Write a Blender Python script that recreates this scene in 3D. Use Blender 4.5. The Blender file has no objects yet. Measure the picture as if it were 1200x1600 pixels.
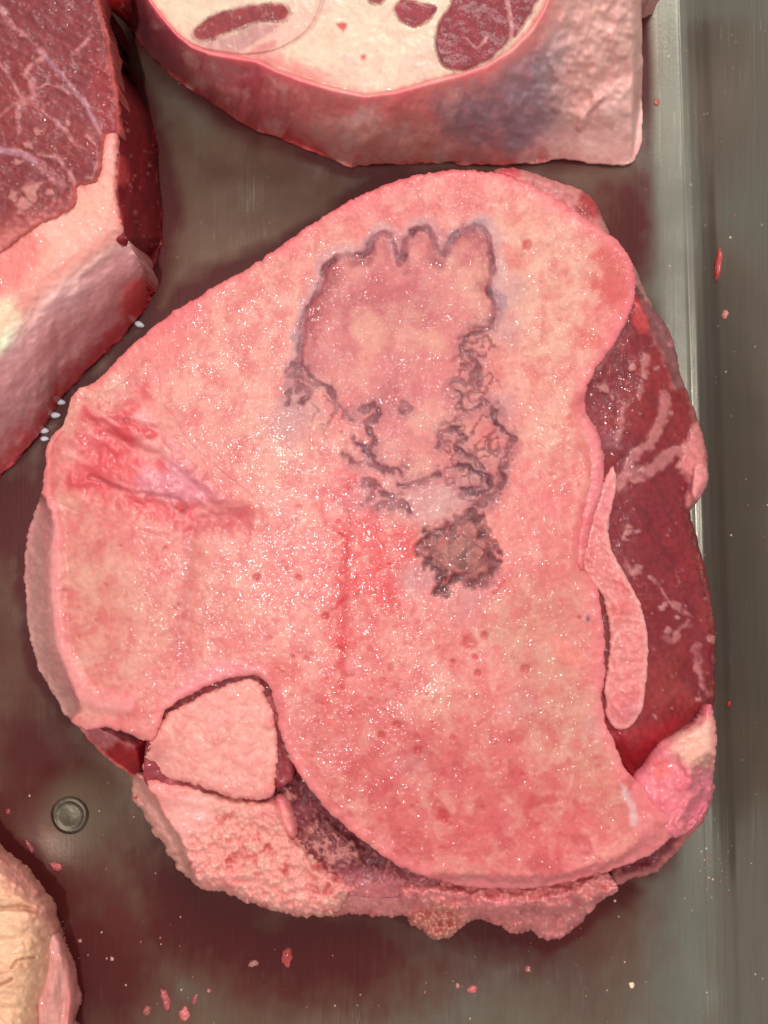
import bpy, math, random
import numpy as np

random.seed(7)
scene = bpy.context.scene
COL = scene.collection

# ------------------------------------------------------------------ camera, world, lamps, exposure
CAM_H = 0.30                      # lens 30 cm above the tray floor (metres throughout)
K = 0.00012 / 0.27                # metres per photograph pixel, per metre of distance
cam_data = bpy.data.cameras.new("camera")
cam = bpy.data.objects.new("camera", cam_data)
COL.objects.link(cam)
cam.location = (0, 0, CAM_H)
cam_data.sensor_fit = 'VERTICAL'
cam_data.sensor_height = 24.0
cam_data.lens = 24.0 / (1600 * K)
cam_data.clip_start = 0.01
cam_data.clip_end = 50
cam_data.dof.use_dof = True
cam_data.dof.focus_distance = 0.270
cam_data.dof.aperture_fstop = cam_data.lens / 1.9      # pupil about 2 mm, like a telephone's
scene.camera = cam

world = bpy.data.worlds.new("World")
scene.world = world
world.use_nodes = True
bg = world.node_tree.nodes["Background"]
bg.inputs[0].default_value = (1.0, 0.975, 0.96, 1)
bg.inputs[1].default_value = 0.57

def lamp(name, kind, loc, target, energy, size, color):
    d = bpy.data.lights.new(name, kind)
    d.energy = energy
    d.color = color
    if kind == 'AREA':
        d.shape = 'DISK'
        d.size = size
    else:
        d.shadow_soft_size = size
    o = bpy.data.objects.new(name, d)
    COL.objects.link(o)
    o.location = loc
    v = np.array(target, float) - np.array(loc, float)
    from mathutils import Vector
    o.rotation_euler = Vector(v).to_track_quat('-Z', 'Y').to_euler()
    return o

lamp("key_lamp", 'AREA', (-0.075, -0.01, 0.95), (0, 0, 0.02), 3.1, 0.016, (1.0, 0.975, 0.955))
lamp("added_soft_light", 'AREA', (0.25, 1.08, 1.52), (0, 0, 0), 21.0, 0.9, (0.98, 1.0, 0.97))  # added soft area light that brightens the far end of the tray

scene.view_settings.view_transform = 'Standard'
scene.view_settings.look = 'None'
scene.view_settings.exposure = 0.0
scene.view_settings.gamma = 1.0
scene.view_settings.use_curve_mapping = False
scene.cycles.use_denoising = True
scene.cycles.max_bounces = 8

# ------------------------------------------------------------------ number helpers
def C(r, g, b):
    c = np.array([r, g, b], float) / 255.0
    return np.where(c <= 0.04045, c / 12.92, ((c + 0.055) / 1.055) ** 2.4).astype(np.float32)

_rng = np.random.RandomState(11)
TAB = _rng.rand(256, 256).astype(np.float32)
TABX = _rng.rand(256, 256).astype(np.float32)
TABY = _rng.rand(256, 256).astype(np.float32)

def vn(x, y, seed=0):
    x = x + seed * 37.17
    y = y + seed * 91.73
    xi = np.floor(x).astype(np.int32); yi = np.floor(y).astype(np.int32)
    fx = (x - xi).astype(np.float32); fy = (y - yi).astype(np.float32)
    fx = fx * fx * fx * (fx * (fx * 6 - 15) + 10); fy = fy * fy * fy * (fy * (fy * 6 - 15) + 10)
    x0 = xi & 255; x1 = (xi + 1) & 255; y0 = yi & 255; y1 = (yi + 1) & 255
    a = TAB[y0, x0]; b = TAB[y0, x1]; c = TAB[y1, x0]; d = TAB[y1, x1]
    return (a + (b - a) * fx) * (1 - fy) + (c + (d - c) * fx) * fy - 0.5      # -.5 .. .5

def fbm(x, y, s, seed=0, o=3, g=0.5):
    t = 0; a = 1.0; n = 0; k = 1.0 / s
    for i in range(o):
        # turn each octave so the lattice does not show
        ca, sa = math.cos(0.6 + i * 1.1), math.sin(0.6 + i * 1.1)
        t = t + a * vn((x * ca - y * sa) * k, (x * sa + y * ca) * k, seed + i * 5)
        n += a; a *= g; k *= 2.03
    return t / n * 2.0                                                        # about -1 .. 1

def cell(x, y, s, seed=0):
    x = x / s + seed * 13.7; y = y / s + seed * 7.9
    xi = np.floor(x).astype(np.int32); yi = np.floor(y).astype(np.int32)
    best = np.full(x.shape, 9.0, np.float32); idv = np.zeros(x.shape, np.float32)
    for dy in (-1, 0, 1):
        for dx in (-1, 0, 1):
            cx = (xi + dx) & 255; cy = (yi + dy) & 255
            px = xi + dx + TABX[cy, cx]; py = yi + dy + TABY[cy, cx]
            dd = ((px - x) ** 2 + (py - y) ** 2).astype(np.float32)
            m = dd < best
            best = np.where(m, dd, best); idv = np.where(m, TAB[cy, cx], idv)
    return np.sqrt(best), idv

def ss(a, b, x):
    t = np.clip((x - a) / (b - a), 0, 1)
    return t * t * (3 - 2 * t)

def smooth(P, n=4, closed=True):
    P = np.array(P, float)
    N = len(P); out = []
    rng = range(N) if closed else range(N - 1)
    for i in rng:
        if closed:
            p0, p1, p2, p3 = P[i - 1], P[i], P[(i + 1) % N], P[(i + 2) % N]
        else:
            p0, p1, p2, p3 = P[max(i - 1, 0)], P[i], P[i + 1], P[min(i + 2, N - 1)]
        for k in range(n):
            t = k / n
            out.append(0.5 * ((2 * p1) + (p2 - p0) * t + (2 * p0 - 5 * p1 + 4 * p2 - p3) * t * t
                              + (3 * p1 - p0 - 3 * p2 + p3) * t ** 3))
    if not closed:
        out.append(P[-1])
    return np.array(out, np.float32)

def seg_dist(P, x, y, closed):
    best = np.full(x.shape, 1e9, np.float32)
    inside = np.zeros(x.shape, bool)
    N = len(P)
    for i in range(N if closed else N - 1):
        ax, ay = P[i]; bx, by = P[(i + 1) % N]
        ex, ey = bx - ax, by - ay
        L = ex * ex + ey * ey
        if L < 1e-9:
            continue
        t = np.clip(((x - ax) * ex + (y - ay) * ey) / L, 0, 1)
        dx = x - ax - t * ex; dy = y - ay - t * ey
        np.minimum(best, dx * dx + dy * dy, out=best)
        if closed and (ay != by):
            c = ((ay > y) != (by > y)) & (x < (bx - ax) * (y - ay) / (by - ay) + ax)
            inside ^= c
    d = np.sqrt(best)
    return np.where(inside, d, -d) if closed else d

def grid_dist(P, U, V, closed, pad, dxy=None):
    """distance on the regular grid U, V (closed: inside positive); outside the padded box: -/+ pad"""
    out = np.full(U.shape, -pad if closed else pad, np.float32)
    u0, v0 = U[0, 0], V[0, 0]; st = U[0, 1] - U[0, 0]
    i0 = max(int((P[:, 0].min() - pad - u0) / st), 0); i1 = min(int((P[:, 0].max() + pad - u0) / st) + 2, U.shape[1])
    j0 = max(int((P[:, 1].min() - pad - v0) / st), 0); j1 = min(int((P[:, 1].max() + pad - v0) / st) + 2, U.shape[0])
    if i1 <= i0 or j1 <= j0:
        return out
    x = U[j0:j1, i0:i1].astype(np.float32); y = V[j0:j1, i0:i1].astype(np.float32)
    if dxy is not None:
        x = x + dxy[0][j0:j1, i0:i1]; y = y + dxy[1][j0:j1, i0:i1]
    out[j0:j1, i0:i1] = seg_dist(P, x, y, closed)
    return out

def area(U, V, poly, soft=6, warp=0, ws=20, seed=3, n=3):
    """soft mask of a painted patch, its edge broken up by noise"""
    P = smooth(poly, n)
    d = grid_dist(P, U, V, True, soft + warp + 4)
    if warp:
        d = d + warp * fbm(U, V, ws, seed, 3)
    return ss(-soft, soft, d)

def stroke(U, V, pts, w, soft=None, warp=0, ws=14, seed=5, n=3, dxy=None):
    soft = soft or w
    P = smooth(pts, n, False) if len(pts) > 2 else np.array(pts, np.float32)
    d = grid_dist(P, U, V, False, w + soft + warp + 4, dxy)
    if warp:
        d = d + warp * fbm(U, V, ws, seed, 2)
    return 1 - ss(w * 0.5, w * 0.5 + soft, d)

def spot(U, V, x, y, r, soft=None, k=1.0, warp=0.0, seed=1):
    d = np.sqrt((U - x) ** 2 + ((V - y) * k) ** 2)
    if warp:
        d = d + warp * fbm(U, V, max(r, 8), seed, 2)
    soft = soft or r * 0.5
    return 1 - ss(r - soft, r + soft * 0.3, d)

def over(col, m, c, a=1.0):
    m = (m * a)[..., None]
    return col + m * (c - col)

def fill(U, c):
    return np.zeros(U.shape + (3,), np.float32) + c

def fibres(U, V, ang, seed, s=10, k=0.16):
    ca, sa = math.cos(ang), math.sin(ang)
    a = U * ca + V * sa; b = -U * sa + V * ca
    return fbm(a * k, b, s, seed, 3)

def unproject(u, v, z):
    k = K * (CAM_H - z)
    return (u - 600) * k, (800 - v) * k

# ------------------------------------------------------------------ materials
def new_mat(name):
    m = bpy.data.materials.new(name)
    m.use_nodes = True
    return m, m.node_tree.nodes, m.node_tree.links, m.node_tree.nodes["Principled BSDF"]

def flesh_mat(name, sss=0.12, radius=0.0012, rough=(0.5, 0.16), fine=2600.0, bump=0.00016, coarse=900.0, mottling=0.08, glint=1.9, coat=1.0, facet=4100.0):
    m, N, L, b = new_mat(name)
    at = N.new('ShaderNodeAttribute'); at.attribute_name = "Col"
    wet = N.new('ShaderNodeAttribute'); wet.attribute_name = "wet"
    gr = N.new('ShaderNodeAttribute'); gr.attribute_name = "grain"
    tc = N.new('ShaderNodeTexCoord')
    n1 = N.new('ShaderNodeTexNoise'); n1.inputs['Scale'].default_value = fine; n1.inputs['Detail'].default_value = 2.5
    n2 = N.new('ShaderNodeTexNoise'); n2.inputs['Scale'].default_value = coarse; n2.inputs['Detail'].default_value = 4
    for n in (n1, n2):
        L.new(tc.outputs['Object'], n.inputs['Vector'])
    # colour mottling
    mr = N.new('ShaderNodeMapRange'); mr.inputs[1].default_value = 0.3; mr.inputs[2].default_value = 0.7
    mr.inputs[3].default_value = 1 - mottling; mr.inputs[4].default_value = 1 + mottling
    L.new(n2.outputs['Fac'], mr.inputs[0])
    vm = N.new('ShaderNodeVectorMath'); vm.operation = 'SCALE'
    L.new(at.outputs['Color'], vm.inputs[0]); L.new(mr.outputs[0], vm.inputs['Scale'])
    L.new(vm.outputs[0], b.inputs['Base Color'])
    # roughness from wetness
    rr = N.new('ShaderNodeMapRange'); rr.inputs[3].default_value = rough[0]; rr.inputs[4].default_value = rough[1]
    L.new(wet.outputs['Fac'], rr.inputs[0]); L.new(rr.outputs[0], b.inputs['Roughness'])
    # saw grain
    ad = N.new('ShaderNodeMath'); ad.operation = 'MULTIPLY_ADD'; ad.inputs[1].default_value = 0.7
    L.new(n2.outputs['Fac'], ad.inputs[0]); L.new(n1.outputs['Fac'], ad.inputs[2])
    bp = N.new('ShaderNodeBump'); bp.inputs['Distance'].default_value = bump
    L.new(ad.outputs[0], bp.inputs['Height']); L.new(gr.outputs['Fac'], bp.inputs['Strength'])
    L.new(bp.outputs['Normal'], b.inputs['Normal'])
    b.inputs['IOR'].default_value = 1.42
    # a wet film whose tiny facets catch the lamp one by one
    vo = N.new('ShaderNodeTexVoronoi'); vo.inputs['Scale'].default_value = facet
    L.new(tc.outputs['Object'], vo.inputs['Vector'])
    sb = N.new('ShaderNodeVectorMath'); sb.operation = 'SUBTRACT'; sb.inputs[1].default_value = (.5, .5, .5)
    L.new(vo.outputs['Color'], sb.inputs[0])
    ab = N.new('ShaderNodeVectorMath'); ab.operation = 'LENGTH'; L.new(sb.outputs[0], ab.inputs[0])
    am = N.new('ShaderNodeMath'); am.operation = 'MULTIPLY'; am.inputs[1].default_value = glint
    a2 = N.new('ShaderNodeMath'); a2.operation = 'MULTIPLY'; L.new(ab.outputs['Value'], a2.inputs[0]); L.new(ab.outputs['Value'], a2.inputs[1])
    L.new(a2.outputs[0], am.inputs[0])
    ag = N.new('ShaderNodeMath'); ag.operation = 'MULTIPLY'; L.new(am.outputs[0], ag.inputs[0]); L.new(gr.outputs['Fac'], ag.inputs[1])
    sc2 = N.new('ShaderNodeVectorMath'); sc2.operation = 'SCALE'; L.new(sb.outputs[0], sc2.inputs[0]); L.new(ag.outputs[0], sc2.inputs['Scale'])
    av = N.new('ShaderNodeVectorMath'); av.operation = 'ADD'
    L.new(bp.outputs['Normal'], av.inputs[0]); L.new(sc2.outputs[0], av.inputs[1])
    nv = N.new('ShaderNodeVectorMath'); nv.operation = 'NORMALIZE'; L.new(av.outputs[0], nv.inputs[0])
    L.new(nv.outputs[0], b.inputs['Coat Normal'])
    n4 = N.new('ShaderNodeTexNoise'); n4.inputs['Scale'].default_value = 230; n4.inputs['Detail'].default_value = 3
    L.new(tc.outputs['Object'], n4.inputs['Vector'])
    cl = N.new('ShaderNodeMapRange'); cl.inputs[1].default_value = .34; cl.inputs[2].default_value = .60
    cl.inputs[3].default_value = 0.25 * coat; cl.inputs[4].default_value = coat
    L.new(n4.outputs['Fac'], cl.inputs[0])
    cw = N.new('ShaderNodeMath'); cw.operation = 'MULTIPLY'; L.new(cl.outputs[0], cw.inputs[1])
    L.new(wet.outputs['Fac'], cw.inputs[0]); L.new(cw.outputs[0], b.inputs['Coat Weight'])
    b.inputs['Coat Roughness'].default_value = 0.07
    b.inputs['Specular IOR Level'].default_value = 0.35
    b.inputs['Coat IOR'].default_value = 1.4
    b.inputs['Subsurface Weight'].default_value = sss
    b.inputs['Subsurface Radius'].default_value = (1.0, 0.38, 0.28)
    b.inputs['Subsurface Scale'].default_value = radius
    return m

M_BONE = flesh_mat("sawn_bone", sss=0.10, rough=(0.6, 0.35), bump=0.00004)
M_FAT = flesh_mat("fat", sss=0.25, rough=(0.6, 0.4), bump=0.00004)
M_MUSCLE = flesh_mat("muscle", sss=0.10, rough=(0.6, 0.42), bump=0.00004, mottling=0.2, coat=0.8)
M_MEMB = flesh_mat("membrane", sss=0.2, rough=(0.55, 0.3), bump=0.00004, mottling=0.08, coat=0.7)

# ------------------------------------------------------------------ mesh builder
def make_obj(name, verts, faces, mat, parent=None, attrs=None):
    me = bpy.data.meshes.new(name)
    verts = np.asarray(verts, np.float32); faces = np.asarray(faces, np.int32)
    me.vertices.add(len(verts)); me.vertices.foreach_set("co", verts.ravel())
    me.loops.add(faces.size); me.loops.foreach_set("vertex_index", faces.ravel())
    k = faces.shape[1]
    me.polygons.add(len(faces))
    me.polygons.foreach_set("loop_start", np.arange(0, faces.size, k, dtype=np.int32))
    me.polygons.foreach_set("use_smooth", np.ones(len(faces), bool))
    me.update(calc_edges=True)
    for nm, arr in (attrs or {}).items():
        if arr.ndim == 2:
            a = me.attributes.new(nm, 'FLOAT_COLOR', 'POINT')
            c4 = np.ones((len(arr), 4), np.float32); c4[:, :3] = np.clip(arr, 0, 1)
            a.data.foreach_set("color", c4.ravel())
        else:
            a = me.attributes.new(nm, 'FLOAT', 'POINT')
            a.data.foreach_set("value", arr.astype(np.float32))
    me.materials.append(mat)
    o = bpy.data.objects.new(name, me)
    COL.objects.link(o)
    if parent is not None:
        o.parent = parent
    return o

def part(name, parent, poly, paint, mat, step=2.0, jag=0.0, jag_s=14, seed=1, wall=None, bulge=0.0, inset=0.0, zfloor=0.0004,
         rings=7, n=4):
    """A piece of tissue: top surface sampled over its outline, closed by a side wall down to the tray.
    paint(U, V, d) -> z, colour, wet, grain"""
    P = smooth(poly, n)
    m = 4 * step
    us = np.arange(P[:, 0].min() - m, P[:, 0].max() + m, step, dtype=np.float32)
    vs = np.arange(P[:, 1].min() - m, P[:, 1].max() + m, step, dtype=np.float32)
    # distance field on a coarser grid, then interpolated
    f = 2
    uc = us[0] + np.arange(0, len(us) // f + 3) * step * f
    vc = vs[0] + np.arange(0, len(vs) // f + 3) * step * f
    Uc, Vc = np.meshgrid(uc.astype(np.float32), vc.astype(np.float32))
    dc = seg_dist(P, Uc, Vc, True)
    iu = np.arange(len(us)); iv = np.arange(len(vs))
    a = dc[:, iu // f] * (1 - (iu % f) / f) + dc[:, iu // f + 1] * ((iu % f) / f)
    w = ((iv % f) / f)[:, None]
    d = (a[iv // f, :] * (1 - w) + a[iv // f + 1, :] * w).astype(np.float32)
    U, V = np.meshgrid(us, vs)
    if jag:
        d = d + jag * fbm(U, V, jag_s, seed + 20, 3, 0.6)
    gy, gx = np.gradient(d, step)
    gl = np.sqrt(gx * gx + gy * gy) + 1e-6
    gx /= gl; gy /= gl
    ins = d > -0.35 * step
    cellok = ins[:-1, :-1] & ins[1:, :-1] & ins[:-1, 1:] & ins[1:, 1:]
    z, col, wet, grain = paint(U, V, np.maximum(d, 0))
    H, W = U.shape
    idx = np.arange(H * W).reshape(H, W)
    q = np.stack([idx[:-1, :-1][cellok], idx[1:, :-1][cellok], idx[1:, 1:][cellok], idx[:-1, 1:][cellok]], 1)
    used = np.unique(q)
    remap = np.full(H * W, -1, np.int64); remap[used] = np.arange(len(used))
    q = remap[q]
    # boundary edges
    e = np.concatenate([q[:, [0, 1]], q[:, [1, 2]], q[:, [2, 3]], q[:, [3, 0]]])
    key = np.sort(e, 1); key = key[:, 0] * (len(used) + 1) + key[:, 1]
    uq, inv, cnt = np.unique(key, return_inverse=True, return_counts=True)
    be = e[cnt[inv] == 1]
    bv = np.unique(be)
    u = U.ravel()[used].copy(); v = V.ravel()[used].copy()
    dd = d.ravel()[used]; nx = gx.ravel()[used]; ny = gy.ravel()[used]
    mv = np.clip(dd[bv], -1.2 * step, 1.5 * step)
    u[bv] -= nx[bv] * mv; v[bv] -= ny[bv] * mv
    zz = z.ravel()[used]; cc = col.reshape(-1, 3)[used]; ww = wet.ravel()[used]; gg = grain.ravel()[used]
    x, y = unproject(u, v, zz)
    top = np.stack([x, y, zz], 1)
    VV = [top]; CC = [cc]; WW = [ww]; GG = [gg]
    F = [q]
    # side wall
    bmap = np.full(len(used), -1, np.int64); bmap[bv] = np.arange(len(bv))
    base = top[bv]; ox = -nx[bv]; oy = ny[bv]
    prev = bv; off = len(top)
    wc = cc[bv] if wall is None else 0.35 * cc[bv] + 0.65 * wall
    for r in range(1, rings + 1):
        t = r / rings
        zt = base[:, 2] * (1 - t) + min(zfloor, 1) * t
        o = bulge * math.sin(math.pi * t) - inset * t + 0.0006 * fbm(base[:, 0] * 1e4, base[:, 1] * 1e4 + zt * 1e4, 30, seed + 40, 2) * min(1, 3 * t)
        ring = np.stack([base[:, 0] + ox * o, base[:, 1] + oy * o, zt], 1)
        VV.append(ring)
        blend = min(1.0, t * 3)
        CC.append(cc[bv] * (1 - blend) + wc * blend); WW.append(ww[bv]); GG.append(gg[bv])
        cur = np.arange(len(bv)) + off
        a0 = prev[bmap[be[:, 0]]]; a1 = prev[bmap[be[:, 1]]]
        b0 = cur[bmap[be[:, 0]]]; b1 = cur[bmap[be[:, 1]]]
        F.append(np.stack([a1, a0, b0, b1], 1))
        prev = cur; off += len(bv)
    return make_obj(name, np.concatenate(VV), np.concatenate(F), mat, parent,
                    {"Col": np.concatenate(CC), "wet": np.concatenate(WW), "grain": np.concatenate(GG)})

def thing(name, label, cat, px, group=None):
    o = bpy.data.objects.new(name, None)
    COL.objects.link(o)
    o.empty_display_size = 0.01
    x, y = unproject(px[0], px[1], 0.0)
    o["label"] = label; o["category"] = cat
    if group:
        o["group"] = group
    return o

def edge_round(d, r, drop):
    """rounded shoulder: 0 inside, -drop at the outline"""
    t = np.clip(1 - d / r, 0, 1)
    return -drop * (1 - np.sqrt(np.maximum(1 - t * t, 0)))

def dots(U, V, n, box, rmin, rmax, seed, dens=None):
    """random small blotches, each with its own size"""
    r = np.random.RandomState(seed)
    m = np.zeros(U.shape, np.float32)
    u0, v0 = U[0, 0], V[0, 0]; st = U[0, 1] - U[0, 0]
    for _ in range(n):
        x = r.uniform(box[0], box[2]); y = r.uniform(box[1], box[3]); R = rmin + (rmax - rmin) * r.rand() ** 2.5
        k = r.uniform(0.6, 1.5); a = r.uniform(0.45, 1)
        i0 = int((x - 2 * R - u0) / st); i1 = int((x + 2 * R - u0) / st) + 2
        j0 = int((y - 2.5 * R - v0) / st); j1 = int((y + 2.5 * R - v0) / st) + 2
        i0 = max(i0, 0); j0 = max(j0, 0)
        if i1 <= i0 or j1 <= j0 or i0 >= U.shape[1] or j0 >= U.shape[0]:
            continue
        s = np.s_[j0:j1, i0:i1]
        dd = np.sqrt((U[s] - x) ** 2 * k + (V[s] - y) ** 2 / k)
        m[s] = np.maximum(m[s], a * (1 - ss(R * 0.5, R * 1.2, dd)))
    return m

# ------------------------------------------------------------------ outlines of the cuts
BONE = [(705, 266), (760, 268), (810, 280), (860, 305), (905, 335), (945, 362), (975, 388), (989, 415), (994, 448), (986, 488), (966, 528), (940, 563), (921, 598),
        (914, 632), (922, 655), (935, 678), (943, 715), (941, 760), (930, 800), (918, 840), (912, 875), (915, 893), (930, 912), (938, 940), (942, 970), (945, 1000), (946, 1030), (944, 1060),
        (940, 1085), (943, 1118), (955, 1150), (969, 1180), (981, 1208), (1005, 1228), (1045, 1255), (1062, 1282), (1040, 1318), (1000, 1343), (950, 1362), (900, 1375), (850, 1385), (800, 1389),
        (750, 1388), (700, 1380), (652, 1366), (610, 1345), (575, 1320), (545, 1296), (515, 1270), (490, 1240), (468, 1210), (452, 1180), (439, 1150), (433, 1120), (427, 1090),
        (419, 1070), (405, 1058), (385, 1055), (350, 1062), (320, 1074), (290, 1089), (262, 1107), (256, 1118), (248, 1140), (238, 1160), (215, 1152), (190, 1143), (165, 1137), (140, 1141), (122, 1134),
        (105, 1120), (94, 1104), (83, 1084), (68, 1058), (54, 1028), (45, 985), (40, 930), (38, 880), (42, 840), (54, 800), (66, 770), (70, 740), (72, 700), (80, 684), (95, 668), (107, 652),
        (112, 622), (125, 606), (142, 600), (160, 588), (176, 570), (200, 546), (230, 520), (260, 495), (300, 468), (340, 446), (390, 418), (430, 390), (470, 362), (510, 335), (556, 310), (600, 290), (650, 274)]
LEFT_SIL = [(-60, -60), (148, -60), (156, 0), (170, 50), (182, 92), (196, 112), (216, 150), (234, 180), (243, 228), (248, 280), (252, 330), (251, 370), (244, 402), (235, 430), (231, 452), (234, 470), (222, 490), (200, 515), (170, 545),
            (140, 575), (110, 602), (90, 626), (75, 655), (55, 685), (30, 712), (0, 742), (-60, 792)]
SHANK_SIL = [(196, -60), (195, 0), (201, 32), (216, 62), (241, 92), (275, 121), (310, 146), (345, 171), (375, 191), (400, 205), (440, 216), (480, 231), (515, 246), (550, 258), (600, 257), (650, 254), (700, 253), (750, 257),
                              (800, 258), (830, 253), (870, 249), (920, 253), (960, 258), (988, 252), (999, 228), (1003, 180), (1004, 100), (1002, 0), (1000, -60)]
TRIM_SIL = [(-60, 1278), (0, 1319), (14, 1332), (34, 1346), (56, 1370), (74, 1394), (90, 1414), (88, 1428), (95, 1442), (92, 1456), (86, 1470), (84, 1500), (80, 1535), (70, 1560), (68, 1590), (66, 1660), (-60, 1660)]
MUSCLE_SIL = [(985, 440), (1010, 470), (1036, 502), (1055, 542), (1063, 582), (1076, 620), (1090, 655), (1101, 690), (1107, 722), (1105, 758), (1088, 788), (1078, 802), (1086, 832),
                       (1098, 872), (1109, 920), (1115, 960), (1119, 1005), (1118, 1060), (1114, 1105), (1090, 1150), (1050, 1200), (1000, 1240), (960, 1215), (925, 1120), (905, 1000), (900, 900), (890, 800), (890, 680), (900, 600), (930, 540), (965, 480)]
FRINGE_SIL = [(462, 1385), (520, 1370), (600, 1380), (680, 1362), (760, 1372), (850, 1372), (925, 1355), (960, 1378), (968, 1388), (962, 1396), (940, 1406), (918, 1430), (906, 1448), (882, 1460), (852, 1468), (826, 1456), (802, 1462), (780, 1448),
                           (752, 1440), (736, 1438), (722, 1450), (692, 1468), (678, 1468), (664, 1454), (642, 1446), (634, 1434), (600, 1432), (550, 1428), (500, 1430), (470, 1420)]

# ------------------------------------------------------------------ the tray
TILT = 0.032
def tray_s(x, y):
    return x + TILT * y
SE = 0.0590                         # where the floor ends
SG = 0.0646                         # pressed crease at the foot of the wall
_prof_s = np.array([-1, SE, SE + .0012, SE + .003, SG - .0006, SG - .0002, SG + .0002, SG + .0016, SG + .0030, SG + .0044, SG + .0055,
                    SG + .0400, SG + .0407, SG + .0420, SG + .0560])
_prof_z = np.array([0, 0, .00005, .00020, .00040, .00042, .00038, .00075, .00150, .00265, .00390,
                    .0300, .0306, .0309, .0309])
def tray_z(x, y):
    return np.interp(tray_s(x, y), _prof_s, _prof_z)

def build_tray():
    # columns: fine through the bend, even across the floor
    cs = np.concatenate([np.linspace(-0.125, SE, 300), np.linspace(SE, SG - .0007, 26)[1:], np.linspace(SG - .0006, SG + .0006, 9),
                         np.linspace(SG + .0008, SG + .0060, 22), np.linspace(SG + .0068, SG + .0400, 60),
                         np.linspace(SG + .0405, SG + .0560, 8)])
    rs = np.linspace(-0.135, 0.135, 440)
    S, Y = np.meshgrid(cs, rs)
    X = S - TILT * Y
    Z = np.interp(S, _prof_s, _prof_z)
    U = 600 + X / (K * CAM_H); V = 800 - Y / (K * CAM_H)
    # shallow dish pressed round the rivet
    r = np.sqrt((U - 108) ** 2 + (V - 1272) ** 2)
    Z = Z - 0.0007 * (1 - ss(20, 95, r)) * (Z < 1e-5)
    Z = Z + 0.00006 * fbm(U, V, 160, 60, 2) * (1 - ss(0, 0.002, Z))
    # blood film, with the meat's red reflection and shade painted into it
    nz = fbm(U, V, 120, 61, 4); nf = fbm(U, V, 30, 62, 3); nh = fbm(U * 2, V * .5, 12, 63, 3)
    b = np.zeros(U.shape, np.float32)
    def sp(x, y, rx, ry, a):
        nonlocal b
        dd = np.sqrt(((U - x) / rx) ** 2 + ((V - y) / ry) ** 2) + 0.30 * nz + 0.16 * nf + 0.10 * nh
        b = np.maximum(b, a * (1 - ss(0.0, 1.45, dd)))
    sp(330, 1380, 210, 200, 0.95); sp(520, 1480, 330, 130, 0.85); sp(60, 1180, 160, 210, 0.75); sp(10, 800, 130, 190, .8)
    sp(0, 1000, 110, 190, .55); sp(760, 1440, 260, 95, 0.85); sp(900, 1440, 110, 170, .55); sp(440, 330, 260, 110, .42)
    sp(150, 1480, 190, 210, .75); sp(640, 275, 480, 75, .55); sp(985, 350, 70, 190, .9); sp(230, 560, 150, 150, .62)  # includes reddish shadow and reflection beside the upper cuts, painted as film
    sp(1015, 150, 34, 230, .8); sp(275, 300, 50, 240, .35); sp(270, 100, 120, 110, .25)  # dark edges right of the upper cuts: shade painted as film
    sp(60, 1420, 160, 120, .75); sp(700, 900, 520, 560, .8)
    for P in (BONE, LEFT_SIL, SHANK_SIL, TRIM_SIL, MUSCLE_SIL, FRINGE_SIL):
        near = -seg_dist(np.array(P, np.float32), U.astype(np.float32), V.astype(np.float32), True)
        b = np.maximum(b, 0.9 * (1 - ss(-10, 58, near + 30 * nz + 10 * nf)))  # red band round each outline: pooled blood plus painted reflection of the meat
    b = b * (1 - 0.85 * (1 - ss(22, 78, np.sqrt((U - 122) ** 2 + (V - 1262) ** 2) + 16 * nz + 5 * nf)))   # wiped-clean patch round the rivet
    b = b * (1 - 0.9 * ss(SE - .002, SE + .0015, S))
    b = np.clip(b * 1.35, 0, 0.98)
    warm_tint = np.clip(0.95 - 0.5 * ss(.1, .7, fbm(U, V, 150, 66, 3)), 0, 1) * (1 - 0.85 * ss(960, 1040, U + 25 * nz)) * (1 - .5 * ss(1380, 1560, V) * ss(500, 700, U))  # brownish tint on the steel, weaker at the right and lower right
    warm_tint = np.maximum(warm_tint, 0.3 * ss(1075, 1130, U + 20 * nf) * ss(300, 700, V))
    H, W = S.shape
    idx = np.arange(H * W).reshape(H, W)
    q = np.stack([idx[:-1, :-1], idx[:-1, 1:], idx[1:, 1:], idx[1:, :-1]], -1).reshape(-1, 4)
    m, N, L, p = new_mat("brushed_steel")
    at = N.new('ShaderNodeAttribute'); at.attribute_name = "blood"
    tc = N.new('ShaderNodeTexCoord')
    mp = N.new('ShaderNodeMapping'); mp.inputs['Scale'].default_value = (2600, 60, 400)
    L.new(tc.outputs['Object'], mp.inputs['Vector'])
    br = N.new('ShaderNodeTexNoise'); br.inputs['Scale'].default_value = 1; br.inputs['Detail'].default_value = 5
    L.new(mp.outputs[0], br.inputs['Vector'])
    dn = N.new('ShaderNodeTexNoise'); dn.inputs['Scale'].default_value = 55; dn.inputs['Detail'].default_value = 6
    L.new(tc.outputs['Object'], dn.inputs['Vector'])
    fn = N.new('ShaderNodeTexNoise'); fn.inputs['Scale'].default_value = 1500; fn.inputs['Detail'].default_value = 3
    L.new(tc.outputs['Object'], fn.inputs['Vector'])
    # specks of fat grease
    vo = N.new('ShaderNodeTexVoronoi'); vo.inputs['Scale'].default_value = 420
    L.new(tc.outputs['Object'], vo.inputs['Vector'])
    vr = N.new('ShaderNodeMapRange'); vr.inputs[1].default_value = 0.05; vr.inputs[2].default_value = 0.14
    vr.inputs[3].default_value = 0.5; vr.inputs[4].default_value = 0
    L.new(vo.outputs['Distance'], vr.inputs[0])
    vsel = N.new('ShaderNodeMath'); vsel.operation = 'GREATER_THAN'; vsel.inputs[1].default_value = 0.80
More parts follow.
